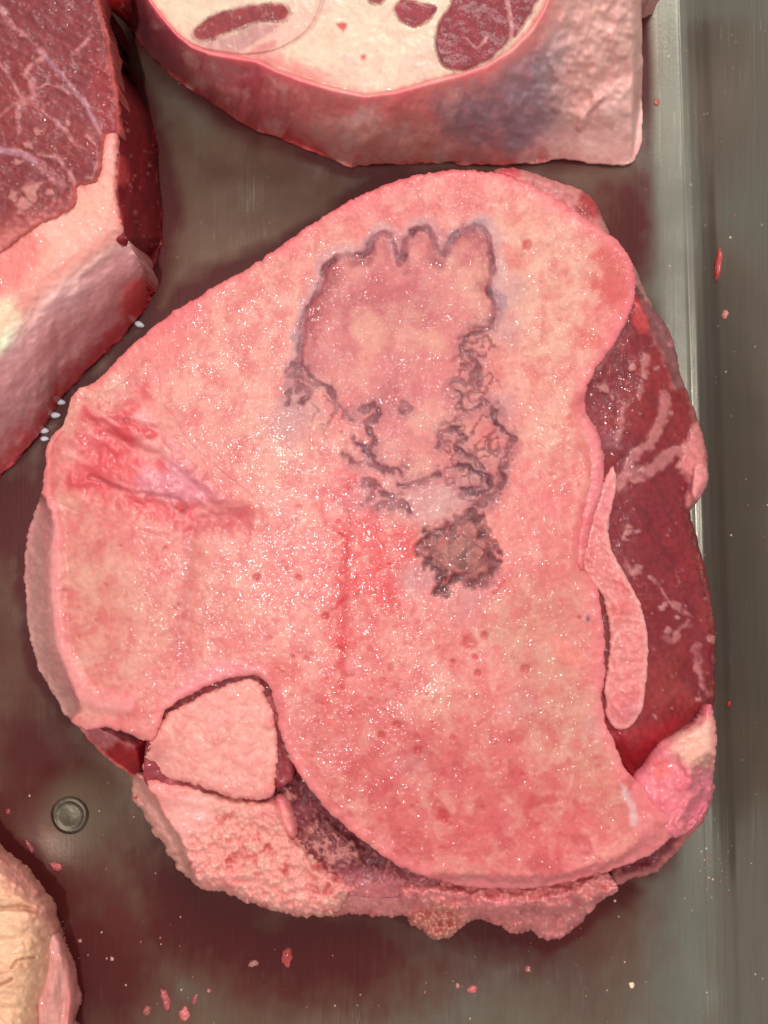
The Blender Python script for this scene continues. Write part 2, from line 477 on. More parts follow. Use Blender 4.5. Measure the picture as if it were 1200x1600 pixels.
    sepc = N.new('ShaderNodeSeparateColor'); L.new(vo.outputs['Color'], sepc.inputs[0]); L.new(sepc.outputs[0], vsel.inputs[0])
    vm = N.new('ShaderNodeMath'); vm.operation = 'MULTIPLY'; L.new(vr.outputs[0], vm.inputs[0]); L.new(vsel.outputs[0], vm.inputs[1])
    steel = N.new('ShaderNodeMixRGB'); steel.inputs[1].default_value = (0.15, 0.145, 0.115, 1); steel.inputs[2].default_value = (0.21, 0.205, 0.165, 1)
    L.new(br.outputs['Fac'], steel.inputs[0])
    sp2 = N.new('ShaderNodeMixRGB'); sp2.inputs[2].default_value = (0.62, 0.55, 0.46, 1)
    L.new(vm.outputs[0], sp2.inputs[0]); L.new(steel.outputs[0], sp2.inputs[1])
    st_at = N.new('ShaderNodeAttribute'); st_at.attribute_name = "warm_tint"
    stn = N.new('ShaderNodeMixRGB'); stn.blend_type = 'MULTIPLY'; stn.inputs[2].default_value = (0.95, 0.58, 0.45, 1)
    L.new(st_at.outputs['Fac'], stn.inputs[0]); L.new(sp2.outputs[0], stn.inputs[1])
    last = stn.outputs[0]
    for rot, sx, sy, thr in ((0.62, 700, 14, .006), (-0.55, 900, 16, .005), (0.1, 1300, 12, .006)):
        m2 = N.new('ShaderNodeMapping'); m2.inputs['Rotation'].default_value = (0, 0, rot); m2.inputs['Scale'].default_value = (sx, sy, 40)
        L.new(tc.outputs['Object'], m2.inputs['Vector'])
        sn = N.new('ShaderNodeTexNoise'); sn.inputs['Scale'].default_value = 1; sn.inputs['Detail'].default_value = 1
        L.new(m2.outputs[0], sn.inputs['Vector'])
        d1 = N.new('ShaderNodeMath'); d1.operation = 'COMPARE'; d1.inputs[1].default_value = .57; d1.inputs[2].default_value = thr
        L.new(sn.outputs['Fac'], d1.inputs[0])
        d2 = N.new('ShaderNodeMath'); d2.operation = 'MULTIPLY'
        g2 = N.new('ShaderNodeMapRange'); g2.inputs[1].default_value = .52; g2.inputs[2].default_value = .68; g2.inputs[4].default_value = .4
        L.new(dn.outputs['Fac'], g2.inputs[0]); L.new(d1.outputs[0], d2.inputs[0]); L.new(g2.outputs[0], d2.inputs[1])
        x2 = N.new('ShaderNodeMixRGB'); x2.inputs[2].default_value = (0.36, 0.34, 0.28, 1)
        L.new(d2.outputs[0], x2.inputs[0]); L.new(last, x2.inputs[1]); last = x2.outputs[0]
    L.new(last, p.inputs['Base Color'])
    p.inputs['Metallic'].default_value = 0.55
    ro = N.new('ShaderNodeMapRange'); ro.inputs[1].default_value = .3; ro.inputs[2].default_value = .7
    ro.inputs[3].default_value = 0.20; ro.inputs[4].default_value = 0.30
    L.new(dn.outputs['Fac'], ro.inputs[0]); L.new(ro.outputs[0], p.inputs['Roughness'])
    bp = N.new('ShaderNodeBump'); bp.inputs['Distance'].default_value = 0.00002; bp.inputs['Strength'].default_value = 0.5
    ad = N.new('ShaderNodeMath'); ad.operation = 'ADD'; L.new(br.outputs['Fac'], ad.inputs[0]); L.new(fn.outputs['Fac'], ad.inputs[1])
    L.new(ad.outputs[0], bp.inputs['Height']); L.new(bp.outputs['Normal'], p.inputs['Normal'])
    # blood film, painted reflection and shade included, laid over it
    bl = N.new('ShaderNodeBsdfPrincipled')
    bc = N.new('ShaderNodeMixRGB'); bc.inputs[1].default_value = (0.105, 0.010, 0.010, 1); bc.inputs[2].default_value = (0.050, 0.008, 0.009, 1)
    L.new(dn.outputs['Fac'], bc.inputs[0]); L.new(bc.outputs[0], bl.inputs['Base Color'])
    bl.inputs['Roughness'].default_value = 0.34
    bl.inputs['Specular IOR Level'].default_value = 0.12
    L.new(bp.outputs['Normal'], bl.inputs['Normal'])
    mx = N.new('ShaderNodeMixShader')
    am = N.new('ShaderNodeMath'); am.operation = 'MULTIPLY'
    bn = N.new('ShaderNodeMapRange'); bn.inputs[1].default_value = .25; bn.inputs[2].default_value = .65; bn.inputs[3].default_value = .93; bn.inputs[4].default_value = 1.0
    L.new(br.outputs['Fac'], bn.inputs[0])
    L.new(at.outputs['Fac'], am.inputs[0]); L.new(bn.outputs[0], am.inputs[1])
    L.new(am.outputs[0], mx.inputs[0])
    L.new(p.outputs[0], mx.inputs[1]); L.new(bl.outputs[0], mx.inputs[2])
    L.new(mx.outputs[0], N['Material Output'].inputs[0])
    o = make_obj("steel_tray", np.stack([X, Y, Z], -1).reshape(-1, 3), q, m, None, {"blood": b.ravel(), "warm_tint": warm_tint.ravel().astype(np.float32)})
    o["kind"] = "structure"
    o["label"] = "dull steel tray with a smear of blood under the meat"
    return o

tray = build_tray()

def build_rivet():
    m, N, L, p = new_mat("rivet_steel")
    tc = N.new('ShaderNodeTexCoord')
    n = N.new('ShaderNodeTexNoise'); n.inputs['Scale'].default_value = 700; n.inputs['Detail'].default_value = 6
    L.new(tc.outputs['Object'], n.inputs['Vector'])
    cr = N.new('ShaderNodeMixRGB'); cr.inputs[1].default_value = (0.07, 0.05, 0.035, 1); cr.inputs[2].default_value = (0.17, 0.14, 0.10, 1)
    L.new(n.outputs['Fac'], cr.inputs[0]); L.new(cr.outputs[0], p.inputs['Base Color'])
    p.inputs['Metallic'].default_value = 0.8; p.inputs['Roughness'].default_value = 0.42
    bp = N.new('ShaderNodeBump'); bp.inputs['Distance'].default_value = 0.00015; bp.inputs['Strength'].default_value = .7
    L.new(n.outputs['Fac'], bp.inputs['Height']); L.new(bp.outputs['Normal'], p.inputs['Normal'])
    prof = [(0, .00025), (.0010, .00022), (.0021, .00010), (.0026, .00008), (.0029, .00020), (.0031, .00030), (.0035, .00018), (.0040, -.0003), (.0044, -.0012)]
    cx, cy = unproject(108, 1275, 0.0)
    n_a = 48; Vv = []; Ff = []
    for (r, z) in prof:
        for k in range(n_a):
            a = 2 * math.pi * k / n_a
            Vv.append((cx + max(r, 1e-5) * math.cos(a) * (1 + .02 * math.sin(3 * a)), cy + max(r, 1e-5) * math.sin(a), z - 0.0004))
    for i in range(len(prof) - 1):
        for k in range(n_a):
            k2 = (k + 1) % n_a
            Ff.append((i * n_a + k, (i + 1) * n_a + k, (i + 1) * n_a + k2, i * n_a + k2))
    return make_obj("rivet", Vv, Ff, m, tray)
build_rivet()

# ------------------------------------------------------------------ the sawn joint in the middle
joint = thing("knuckle_bone_slice", "large pink sawn knuckle bone slice with a dark scalloped line across its face", "meat", (600, 850))
ZB = 0.030

SAL = C(224, 146, 130); TAN = C(221, 168, 142); PINK = C(228, 132, 128); ROSE = C(214, 108, 106); RED = C(196, 62, 66)
MAUVE = C(150, 92, 98); DKM = C(104, 52, 62); GREYL = C(190, 144, 142); MAROON = C(96, 32, 40); CREAM = C(232, 190, 166)

SCALLOP = [(462, 598), (468, 556), (472, 528), (479, 492), (489, 466), (504, 441), (509, 418), (530, 402), (552, 399), (574, 396), (581, 378),
           (598, 364), (614, 374), (621, 396), (625, 410), (629, 394), (635, 374), (654, 357), (671, 362), (681, 386), (690, 399), (699, 382),
           (718, 365), (744, 354), (761, 366), (767, 392), (769, 430), (763, 452), (776, 478), (772, 500)]
RIGHTS = [[(772, 500), (755, 520), (731, 522), (724, 543), (740, 558), (746, 580), (734, 600), (714, 597), (705, 604), (720, 620), (724, 642),
           (742, 640), (758, 628), (770, 642)],
          [(770, 642), (776, 662), (799, 684), (794, 710), (786, 736), (781, 760), (766, 778), (744, 794)],
          [(688, 694), (694, 676), (714, 668), (726, 690), (711, 702), (736, 714), (754, 734), (749, 760), (738, 772), (762, 776)],
          [(712, 735), (728, 724), (745, 740), (768, 752), (750, 772), (722, 760)]]
ISLES = [[(449, 576), (470, 570), (489, 588), (502, 602), (482, 599), (470, 586), (452, 590)], [(446, 630), (455, 612), (480, 610), (470, 628)],
         [(513, 605), (526, 629), (552, 657)], [(560, 642), (579, 631), (592, 650), (574, 664), (586, 690), (568, 702)],
         [(540, 716), (560, 724), (592, 730), (627, 738)], [(571, 784), (586, 760), (575, 752)], [(592, 792), (608, 788), (612, 797)],
         [(628, 762), (660, 750), (686, 740)], [(632, 636), (640, 640), (636, 648), (630, 642)],
         [(600, 770), (630, 790), (640, 800)], [(556, 690), (575, 705), (590, 720)]]
LOWRING = [(664, 836), (690, 830), (716, 818), (739, 800), (750, 822), (766, 850), (771, 880), (764, 904), (740, 911), (715, 904), (690, 922),
           (686, 892), (664, 872), (659, 852)]
INNER = [(505, 418), (530, 402), (574, 396), (598, 364), (625, 408), (654, 357), (690, 399), (744, 354), (768, 392), (770, 440), (772, 500),
         (730, 524), (742, 580), (706, 604), (722, 640), (690, 690), (680, 740), (628, 760), (580, 730), (560, 640), (520, 612), (470, 570), (478, 492)]

CAPSULE = [(73, 716), (78, 688), (98, 664), (110, 626), (128, 605), (150, 612), (185, 600), (225, 560), (250, 580), (255, 625), (275, 650), (300, 690), (350, 735), (395, 772), (412, 800),
                              (402, 840), (360, 856), (310, 862), (270, 850), (220, 832), (160, 815), (110, 800), (76, 782)]

def paint_bone(U, V, d, dip=True):
    wx = U + 9 * fbm(U, V, 30, 71, 3); wy = V + 9 * fbm(U, V, 30, 72, 3)
    lo = fbm(U, V, 190, 1, 3); mid = fbm(wx, wy, 60, 2, 4, 0.6); hi = fbm(wx, wy, 15, 3, 3, 0.6); vh = fbm(U, V, 5, 4, 2)
    sm = fbm(wx, wy * 0.8, 26, 74, 5, 0.7)
    col = fill(U, C(221, 138, 128))
    col = over(col, ss(-0.1, 0.6, lo + 0.5 * mid), C(219, 158, 138), 0.75)
    col = over(col, ss(0.05, 0.5, -lo * .6 - 0.6 * mid), C(224, 122, 122), 0.7)
    # regional tints
    col = over(col, area(U, V, [(790, 340), (900, 400), (930, 500), (890, 620), (900, 720), (830, 700), (800, 560), (780, 440)], 50, 25, 60, 6), C(222, 172, 148), 0.8)
    col = over(col, area(U, V, [(760, 940), (900, 900), (920, 1040), (960, 1180), (980, 1290), (880, 1250), (820, 1120)], 45, 25, 60, 7), C(196, 138, 116), 0.7)
    col = over(col, area(U, V, [(470, 1110), (600, 1080), (820, 1160), (940, 1290), (800, 1370), (650, 1350), (540, 1270)], 50, 30, 60, 8), C(202, 96, 94), 0.8)
    col = over(col, area(U, V, [(300, 470), (470, 420), (450, 560), (400, 660), (290, 650), (230, 560)], 50, 30, 60, 9), C(226, 162, 146), 0.75)
    col = over(col, area(U, V, [(110, 860), (200, 860), (270, 940), (260, 1040), (180, 1080), (100, 1020)], 40, 25, 50, 10), C(212, 150, 132), 0.55)
    col = over(col, area(U, V, [(400, 780), (520, 770), (560, 900), (480, 1030), (370, 1000)], 50, 30, 50, 11), C(230, 150, 138), 0.5)
    # blood soaked in, in soft clouds and finer veining
    col = over(col, ss(-0.35, 0.6, sm), C(206, 88, 90), 0.6)
    col = over(col, ss(-.1, 0.6, -sm), C(226, 168, 150), 0.32)
    col = over(col, ss(0.15, 0.7, hi * 0.8 + 0.4 * vh), C(198, 82, 84), 0.38)
    col = over(col, ss(0.2, 0.75, -hi * 0.7 - 0.5 * vh), C(230, 176, 156), 0.3)
    st = stroke(U, V, [(548, 760), (540, 850), (536, 940), (534, 1040)], 10, 18, 10, 20, 12)
    st = np.maximum(st, area(U, V, [(510, 830), (560, 800), (650, 830), (640, 900), (600, 960), (540, 960)], 26, 22, 26, 13) * 0.9)
    st = np.maximum(st, area(U, V, [(520, 960), (600, 960), (590, 1060), (540, 1120), (500, 1080)], 30, 26, 26, 14) * 0.55)
    st = np.maximum(st, stroke(U, V, [(542, 780), (538, 900), (536, 1060), (545, 1120)], 26, 40, 14, 24, 97) * .55)
    col = over(col, st * ss(-0.8, 0.3, mid + hi), C(212, 50, 58), 0.85)
    col = over(col, stroke(U, V, [(546, 790), (540, 870), (537, 960), (534, 1070)], 3, 9, 4, 12, 92, dxy=(6 * hi, 4 * hi)), C(196, 40, 48), 0.6)
    low = ss(1040, 1200, V) * ss(460, 520, U)
    col = over(col, low * ss(0.0, 0.55, fbm(wx, wy, 26, 15, 3)), C(188, 70, 72), 0.65)
    # grey-lavender washes
    for (x, y, r, a) in ((800, 450, 40, .6), (792, 520, 34, .5), (785, 640, 34, .55), (700, 775, 48, .55), (660, 900, 46, .5), (740, 935, 44, .4), (468, 655, 48, .65),
                         (752, 352, 20, .7), (690, 800, 50, .4), (640, 790, 40, .35), (815, 1100, 40, .3), (930, 1130, 26, .3), (640, 1190, 24, .25), (560, 770, 34, .35)):
        col = over(col, spot(U, V, x, y, r, r * 0.8, 1, r * 0.5, int(x)), GREYL, a)
    # the growth plate: a toothed, broken line of dark cartilage
    ta = 2.2 + 4.5 * ss(400, 520, V)
    tooth = (ta * fbm(U, V, 12, 75, 2) + 1.6 * fbm(U, V, 5, 76, 2), ta * fbm(U, V, 12, 77, 2) + 1.6 * fbm(U, V, 5, 78, 2))
    vary = 0.55 + 0.45 * ss(-0.45, 0.3, fbm(U, V, 34, 79, 3))
    inn = area(U, V, INNER, 14, 9, 22, 16)
    col = over(col, inn, C(200, 118, 116), 0.6)
    col = over(col, inn * ss(-.1, 0.4, fbm(U, V * .6, 46, 93, 4)), C(178, 80, 88), 0.6)
    col = over(col, inn * ss(0.0, 0.5, fbm(U, V, 60, 94, 3)), C(220, 160, 138), 0.6)
    cen = (620, 530)
    inset_line = [(p[0] + (cen[0] - p[0]) * 0.055, p[1] + (cen[1] - p[1]) * 0.055) for p in SCALLOP]
    outset_line = [(p[0] - (cen[0] - p[0]) * 0.05, p[1] - (cen[1] - p[1]) * 0.05) for p in SCALLOP]
    col = over(col, stroke(U, V, outset_line, 6, 14, 5, 16, 17, dxy=tooth), C(196, 152, 154), 0.55)
    col = over(col, stroke(U, V, inset_line, 6, 18, 9, 12, 27, dxy=tooth) * (.25 + .75 * ss(-.3, .3, fbm(U, V, 44, 95, 3))), C(150, 58, 66), 0.75)
    line = stroke(U, V, SCALLOP, 2.6, 6, 4.0, 15, 18, dxy=tooth)
    tone = ss(-.3, .4, fbm(U, V, 17, 91, 3))[..., None]
    col = over(col, line * vary, C(92, 30, 42) * (1 - tone) + C(148, 76, 86) * tone, 0.9)
    col = over(col, stroke(U, V, outset_line, 2, 9, 7, 9, 67, dxy=tooth) * ss(-.1, .4, fbm(U, V, 26, 68, 3)), C(140, 104, 116), 0.6)
    # curling remnants of it further down
    rg = 1 - np.abs(fbm(U + 5 * hi, V + 5 * sm, 26, 69, 3, .55)) * 2.6
    zone = area(U, V, [(715, 520), (770, 500), (782, 640), (806, 690), (782, 780), (735, 795), (690, 745), (685, 680), (705, 600)], 12, 8, 20, 65)
    zone2 = area(U, V, [(440, 575), (500, 590), (560, 640), (610, 632), (640, 700), (640, 770), (600, 805), (562, 785), (540, 705), (470, 645)], 16, 12, 24, 66) * ss(-.2, .3, fbm(U, V, 50, 64, 2))
    curls = ss(.66, .92, rg) * np.maximum(zone, .75 * zone2)
    col = over(col, zone, C(184, 112, 110), .3)
    col = over(col, curls, C(104, 34, 44), .72)
    groove = np.maximum(line * vary, .7 * curls)
    for i, s in enumerate(RIGHTS):
        h = stroke(U, V, s, 12, 16, 9, 12, 30 + i, dxy=tooth)
        col = over(col, h * (0.5 + .5 * vary), C(166, 100, 102), 0.6)
        l = stroke(U, V, s, 2.4 if i != 1 else 4, 5, 4, 8, 40 + i, dxy=tooth)
        col = over(col, l * vary, C(92, 28, 40), 0.92)
        groove = np.maximum(groove, l * vary)
    for i, s in enumerate(ISLES):
        h = stroke(U, V, s, 10, 12, 6, 10, 60 + i, dxy=tooth)
        col = over(col, h, C(170, 104, 110), 0.5)
        l = stroke(U, V, s, 3, 6, 4, 7, 50 + i, dxy=tooth)
        col = over(col, l * vary, C(112, 48, 58), 0.9)
        groove = np.maximum(groove, l * 0.8 * vary)
    rv = ss(-.2, .35, fbm(wx, wy, 16, 73, 3))
    col = over(col, area(U, V, LOWRING, 12, 10, 12, 19), C(160, 88, 82), 0.8)
    curl = ss(.55, .9, np.cos(np.sqrt((U - 722) ** 2 + (V - 866) ** 2) / 4.2 + 4 * fbm(U, V, 22, 99, 2)))
    col = over(col, area(U, V, LOWRING, 10, 10, 12, 19) * np.maximum(rv * .6, curl * .7), C(96, 36, 42), 0.75)
    col = over(col, spot(U, V, 726, 868, 26, 20, 1, 10, 3), C(168, 112, 96), 0.55)
    ring = stroke(U, V, LOWRING + [LOWRING[0]], 6, 11, 8, 9, 20, dxy=tooth) * (0.65 + 0.35 * rv)
    col = over(col, ring, C(88, 24, 34), 0.92)
    col = over(col, stroke(U, V, [(728, 858), (720, 870), (724, 880)], 5, 5, dxy=tooth), C(92, 36, 36), 0.6)
    groove = np.maximum(groove, ring)
    # pits and vessels
    p1 = dots(U, V, 120, (420, 760, 720, 1110), 1.6, 6.5, 5)
    p2 = dots(U, V, 110, (470, 1050, 980, 1370), 1.6, 6, 6)
    p3 = dots(U, V, 60, (560, 380, 900, 720), 1.4, 5, 7)
    p4 = dots(U, V, 60, (90, 820, 420, 1060), 1.5, 5, 8)
    pits = np.maximum(np.maximum(p1, p2), np.maximum(p3 * 0.7, p4))
    pits = pits * ss(-.6, .3, fbm(U, V, 7, 98, 2))
    col = over(col, pits, C(190, 70, 70), 0.55)
    big = np.zeros(U.shape, np.float32)
    for (x, y, r) in ((733, 1003, 14), (757, 994, 8), (742, 1026, 5), (746, 1052, 6), (708, 1034, 5), (820, 1044, 8), (620, 1132, 8), (595, 1148, 7), (692, 1276, 12),
                      (466, 902, 5), (509, 963, 6), (652, 1173, 8), (400, 902, 7), (824, 382, 9), (905, 965, 3)):
        big = np.maximum(big, spot(U, V, x, y, r, r * 0.5, 1, r * 0.25, int(y)))
    col = over(col, big, C(190, 44, 50), 0.62)
    col = over(col, spot(U, V, 919, 965, 5, 4, .6, 2), C(60, 58, 74), 0.9)
    col = over(col, area(U, V, [(860, 995), (885, 1000), (905, 1015), (915, 1030), (900, 1040), (880, 1030), (866, 1020)], 5, 4, 10), C(224, 132, 118), 0.7)
    col = over(col, stroke(U, V, [(790, 906), (772, 926)], 4, 4, 2), C(196, 60, 62), 0.7)
    # patches of blood near the upper right corner and left margin
    col = over(col, area(U, V, [(925, 395), (960, 380), (992, 420), (996, 455), (975, 500), (958, 482), (938, 462), (922, 436), (945, 440), (940, 415)], 9, 9, 18, 21), C(198, 70, 68), 0.75)
    col = over(col, area(U, V, [(898, 515), (925, 520), (950, 530), (940, 545), (912, 540)], 7, 7, 12, 22), C(208, 88, 78), 0.6)
    col = over(col, area(U, V, [(415, 1035), (460, 1030), (465, 1055), (440, 1075), (420, 1060)], 7, 8, 12, 23), C(212, 96, 88), 0.6)
    col = over(col, area(U, V, [(235, 510), (300, 470), (330, 480), (280, 560), (250, 610), (232, 580)], 18, 14, 22, 24), C(224, 112, 112), 0.6)
    # rim
    rim = (1 - ss(2, 30, d + 10 * hi + 8 * mid)) * ss(-.6, .3, sm + .3)
    topr = ss(700, 480, V)
    col = over(col, rim, C(228, 122, 124), 0.65)
    col = over(col, (1 - ss(3, 12, d + 2 * hi)) * topr, C(222, 100, 106), 0.35)
    lip = (1 - ss(4, 14, d + 4 * hi)) * ss(880, 930, U) * ss(1500, 1180, V)
    col = over(col, lip * (.35 + .65 * ss(-.3, .3, sm)), C(220, 122, 128), 0.6)
    # left lobe and pale skin over its flank
    skinm = area(U, V, [(20, 780), (66, 780), (82, 850), (84, 940), (90, 1010), (108, 1070), (120, 1110), (60, 1140), (10, 1000)], 7, 4, 14, 25)
    col = over(col, skinm, C(222, 170, 158), 0.8)
    col = over(col, skinm * ss(0.0, .5, fbm(U, V * 0.6, 40, 26, 3)), C(222, 140, 144), 0.5)
    fold = stroke(U, V, [(78, 800), (84, 880), (84, 960), (100, 1040), (140, 1090), (200, 1100)], 12, 18, 4)
    col = over(col, fold, C(234, 146, 146), 0.6)
    col = over(col, area(U, V, [(255, 1110), (320, 1070), (385, 1050), (415, 1055), (400, 1040), (330, 1040), (280, 1070)], 9, 6, 16), C(232, 138, 142), 0.7)
    col = over(col, stroke(U, V, [(290, 760), (300, 860), (285, 950), (280, 1010), (295, 1040)], 4, 14, 9, 16), C(190, 96, 98), 0.4)
    # bone edge by the fissure and bottom right fat transition
    wn = area(U, V, [(972, 1225), (985, 1238), (995, 1262), (996, 1290), (984, 1286), (984, 1262), (974, 1245)], 4, 3, 8)
    col = over(col, wn, C(214, 176, 176), 0.85)
    brim = area(U, V, [(985, 1215), (1110, 1200), (1110, 1330), (980, 1360), (800, 1400), (640, 1380), (700, 1370), (850, 1372), (960, 1345), (1000, 1300)], 8, 6, 12, 28)
    col = over(col, brim, C(222, 122, 124), 0.7)
    saw = fibres(U, V, -0.32, 89, 5, .05)
    col = col * (1 + .05 * saw)[..., None] * np.array([0.93, 0.86, 0.87], np.float32)
    # height
    z = ZB + 0.0004 * lo + 0.00016 * mid + 0.00006 * hi + 0.00003 * vh
    z = z - 0.00030 * groove - 0.0003 * big - 0.00022 * pits
    z = z - 0.0020 * skinm * ss(90, 40, U) - 0.012 * (1 - ss(0, 46, d)) * skinm
    z = z + 0.0008 * fold
    if dip:
        cd = grid_dist(smooth(CAPSULE, 3), U, V, True, 60)
        z = z - 0.0034 * ss(1, 34, cd)
    # the left lobe rolls away towards the tray
    z = z - 0.0035 * ss(220, 60, U) * ss(600, 900, V)
    z = z - 0.0005 * stroke(U, V, [(290, 770), (285, 900), (280, 1020)], 4, 40, 10)
    z = z + edge_round(d, 7, 0.0008) - 0.0005 * (1 - ss(0, 22, d)) * ss(-.2, .5, fbm(U, V, 36, 96, 3))
    z = z - 0.0028 * brim * (1 - ss(0, 40, d))
    z = z - 0.0016 * area(U, V, [(880, 640), (960, 650), (960, 900), (905, 905), (900, 800)], 12) * (1 - ss(0, 30, d))
    wet = 0.55 + 0.25 * hi + 0.2 * mid
    glossy = np.exp(-(((U - 500) / 210) ** 2 + ((V - 860) / 260) ** 2))
    wet = np.clip(wet + 0.35 * glossy + 0.3 * lip + 0.2 * rim, 0, 1)
    grain = np.clip(0.85 - 0.5 * lip - 0.5 * skinm - 0.35 * fold, 0.1, 1)
    return z, col, wet, grain

part("sawn_bone", joint, BONE, paint_bone, M_BONE, 2.0, jag=3.2, jag_s=13, seed=2, wall=C(196, 120, 112), inset=0.004, n=3)

# folded tissue of the joint capsule, left
def paint_capsule(U, V, d):
    zb, cb, wb, gb = paint_bone(U, V, np.full(U.shape, 90, np.float32), False)
    a = fbm(U + 0.5 * V, V - 0.6 * U, 40, 81, 4)
    hi = fbm(U, V, 12, 82, 3)
    fbq = fibres(U, V, 0.65, 80, 12, .18)
    col = fill(U, C(214, 98, 100))
    col = over(col, ss(-.1, 0.5, a), C(200, 66, 72), 0.6)
    col = over(col, ss(0.05, 0.5, -a), C(228, 150, 142), 0.6)
    col = over(col, ss(0.1, 0.5, fbq), C(226, 146, 142), 0.55)
    sheen = area(U, V, [(258, 672), (300, 705), (345, 745), (362, 785), (330, 780), (270, 785), (215, 760), (225, 735), (260, 735)], 14, 9, 18, 83)
    col = over(col, sheen, C(216, 138, 148), 0.7)
    lump = area(U, V, [(200, 655), (215, 638), (240, 630), (268, 645), (258, 660), (230, 664)], 7, 4, 10, 84)
    col = over(col, lump, C(232, 150, 144), 0.8)
    deep = stroke(U, V, [(170, 690), (200, 700), (150, 735), (175, 790), (240, 800)], 10, 22, 12, 20, 85)
    col = over(col, deep, C(206, 68, 74), 0.6)
    scar = area(U, V, [(295, 830), (320, 805), (370, 790), (395, 800), (400, 825), (370, 845), (320, 852)], 9, 8, 14, 86)
    col = over(col, scar, C(186, 72, 84), 0.65)
    cre = stroke(U, V, [(140, 745), (200, 768), (255, 775), (290, 790), (282, 806)], 2, 5, 4, 10, 87)
    cre = np.maximum(cre, stroke(U, V, [(300, 848), (345, 850), (380, 842)], 2, 5, 4, 10, 88))
    cre = np.maximum(cre, stroke(U, V, [(120, 610), (150, 640), (200, 660)], 2, 6, 5, 10, 89))
    col = over(col, cre, C(150, 56, 62), 0.35)
    ridge = stroke(U, V, [(150, 640), (215, 680), (270, 705), (310, 738), (340, 770)], 6, 16, 6, 18, 90)
    m = ss(12, 50, d + 10 * hi + 14 * a)
    rel = -0.0006 + 0.0008 * a + 0.00015 * fbq + 0.0002 * hi + 0.0010 * ridge + 0.0009 * lump - 0.0003 * cre - 0.0004 * deep - 0.0006 * scar + 0.0006 * sheen
    z = zb - 0.00008 * (1 - ss(0, 12, d)) + m * rel - 0.0010 * ss(120, 60, U)
    col = cb + m[..., None] * (col - cb)
    wet = wb + m * (np.clip(0.7 + 0.3 * sheen + 0.2 * hi + .1 * a, 0, 1) - wb)
    grain = gb + m * (np.clip(0.55 - 0.3 * sheen, 0, 1) - gb)
    return z, col, wet, grain
part("joint_capsule", joint, CAPSULE,
     paint_capsule, M_MEMB, 2.0, jag=5, jag_s=20, seed=3, zfloor=0.022, rings=2)

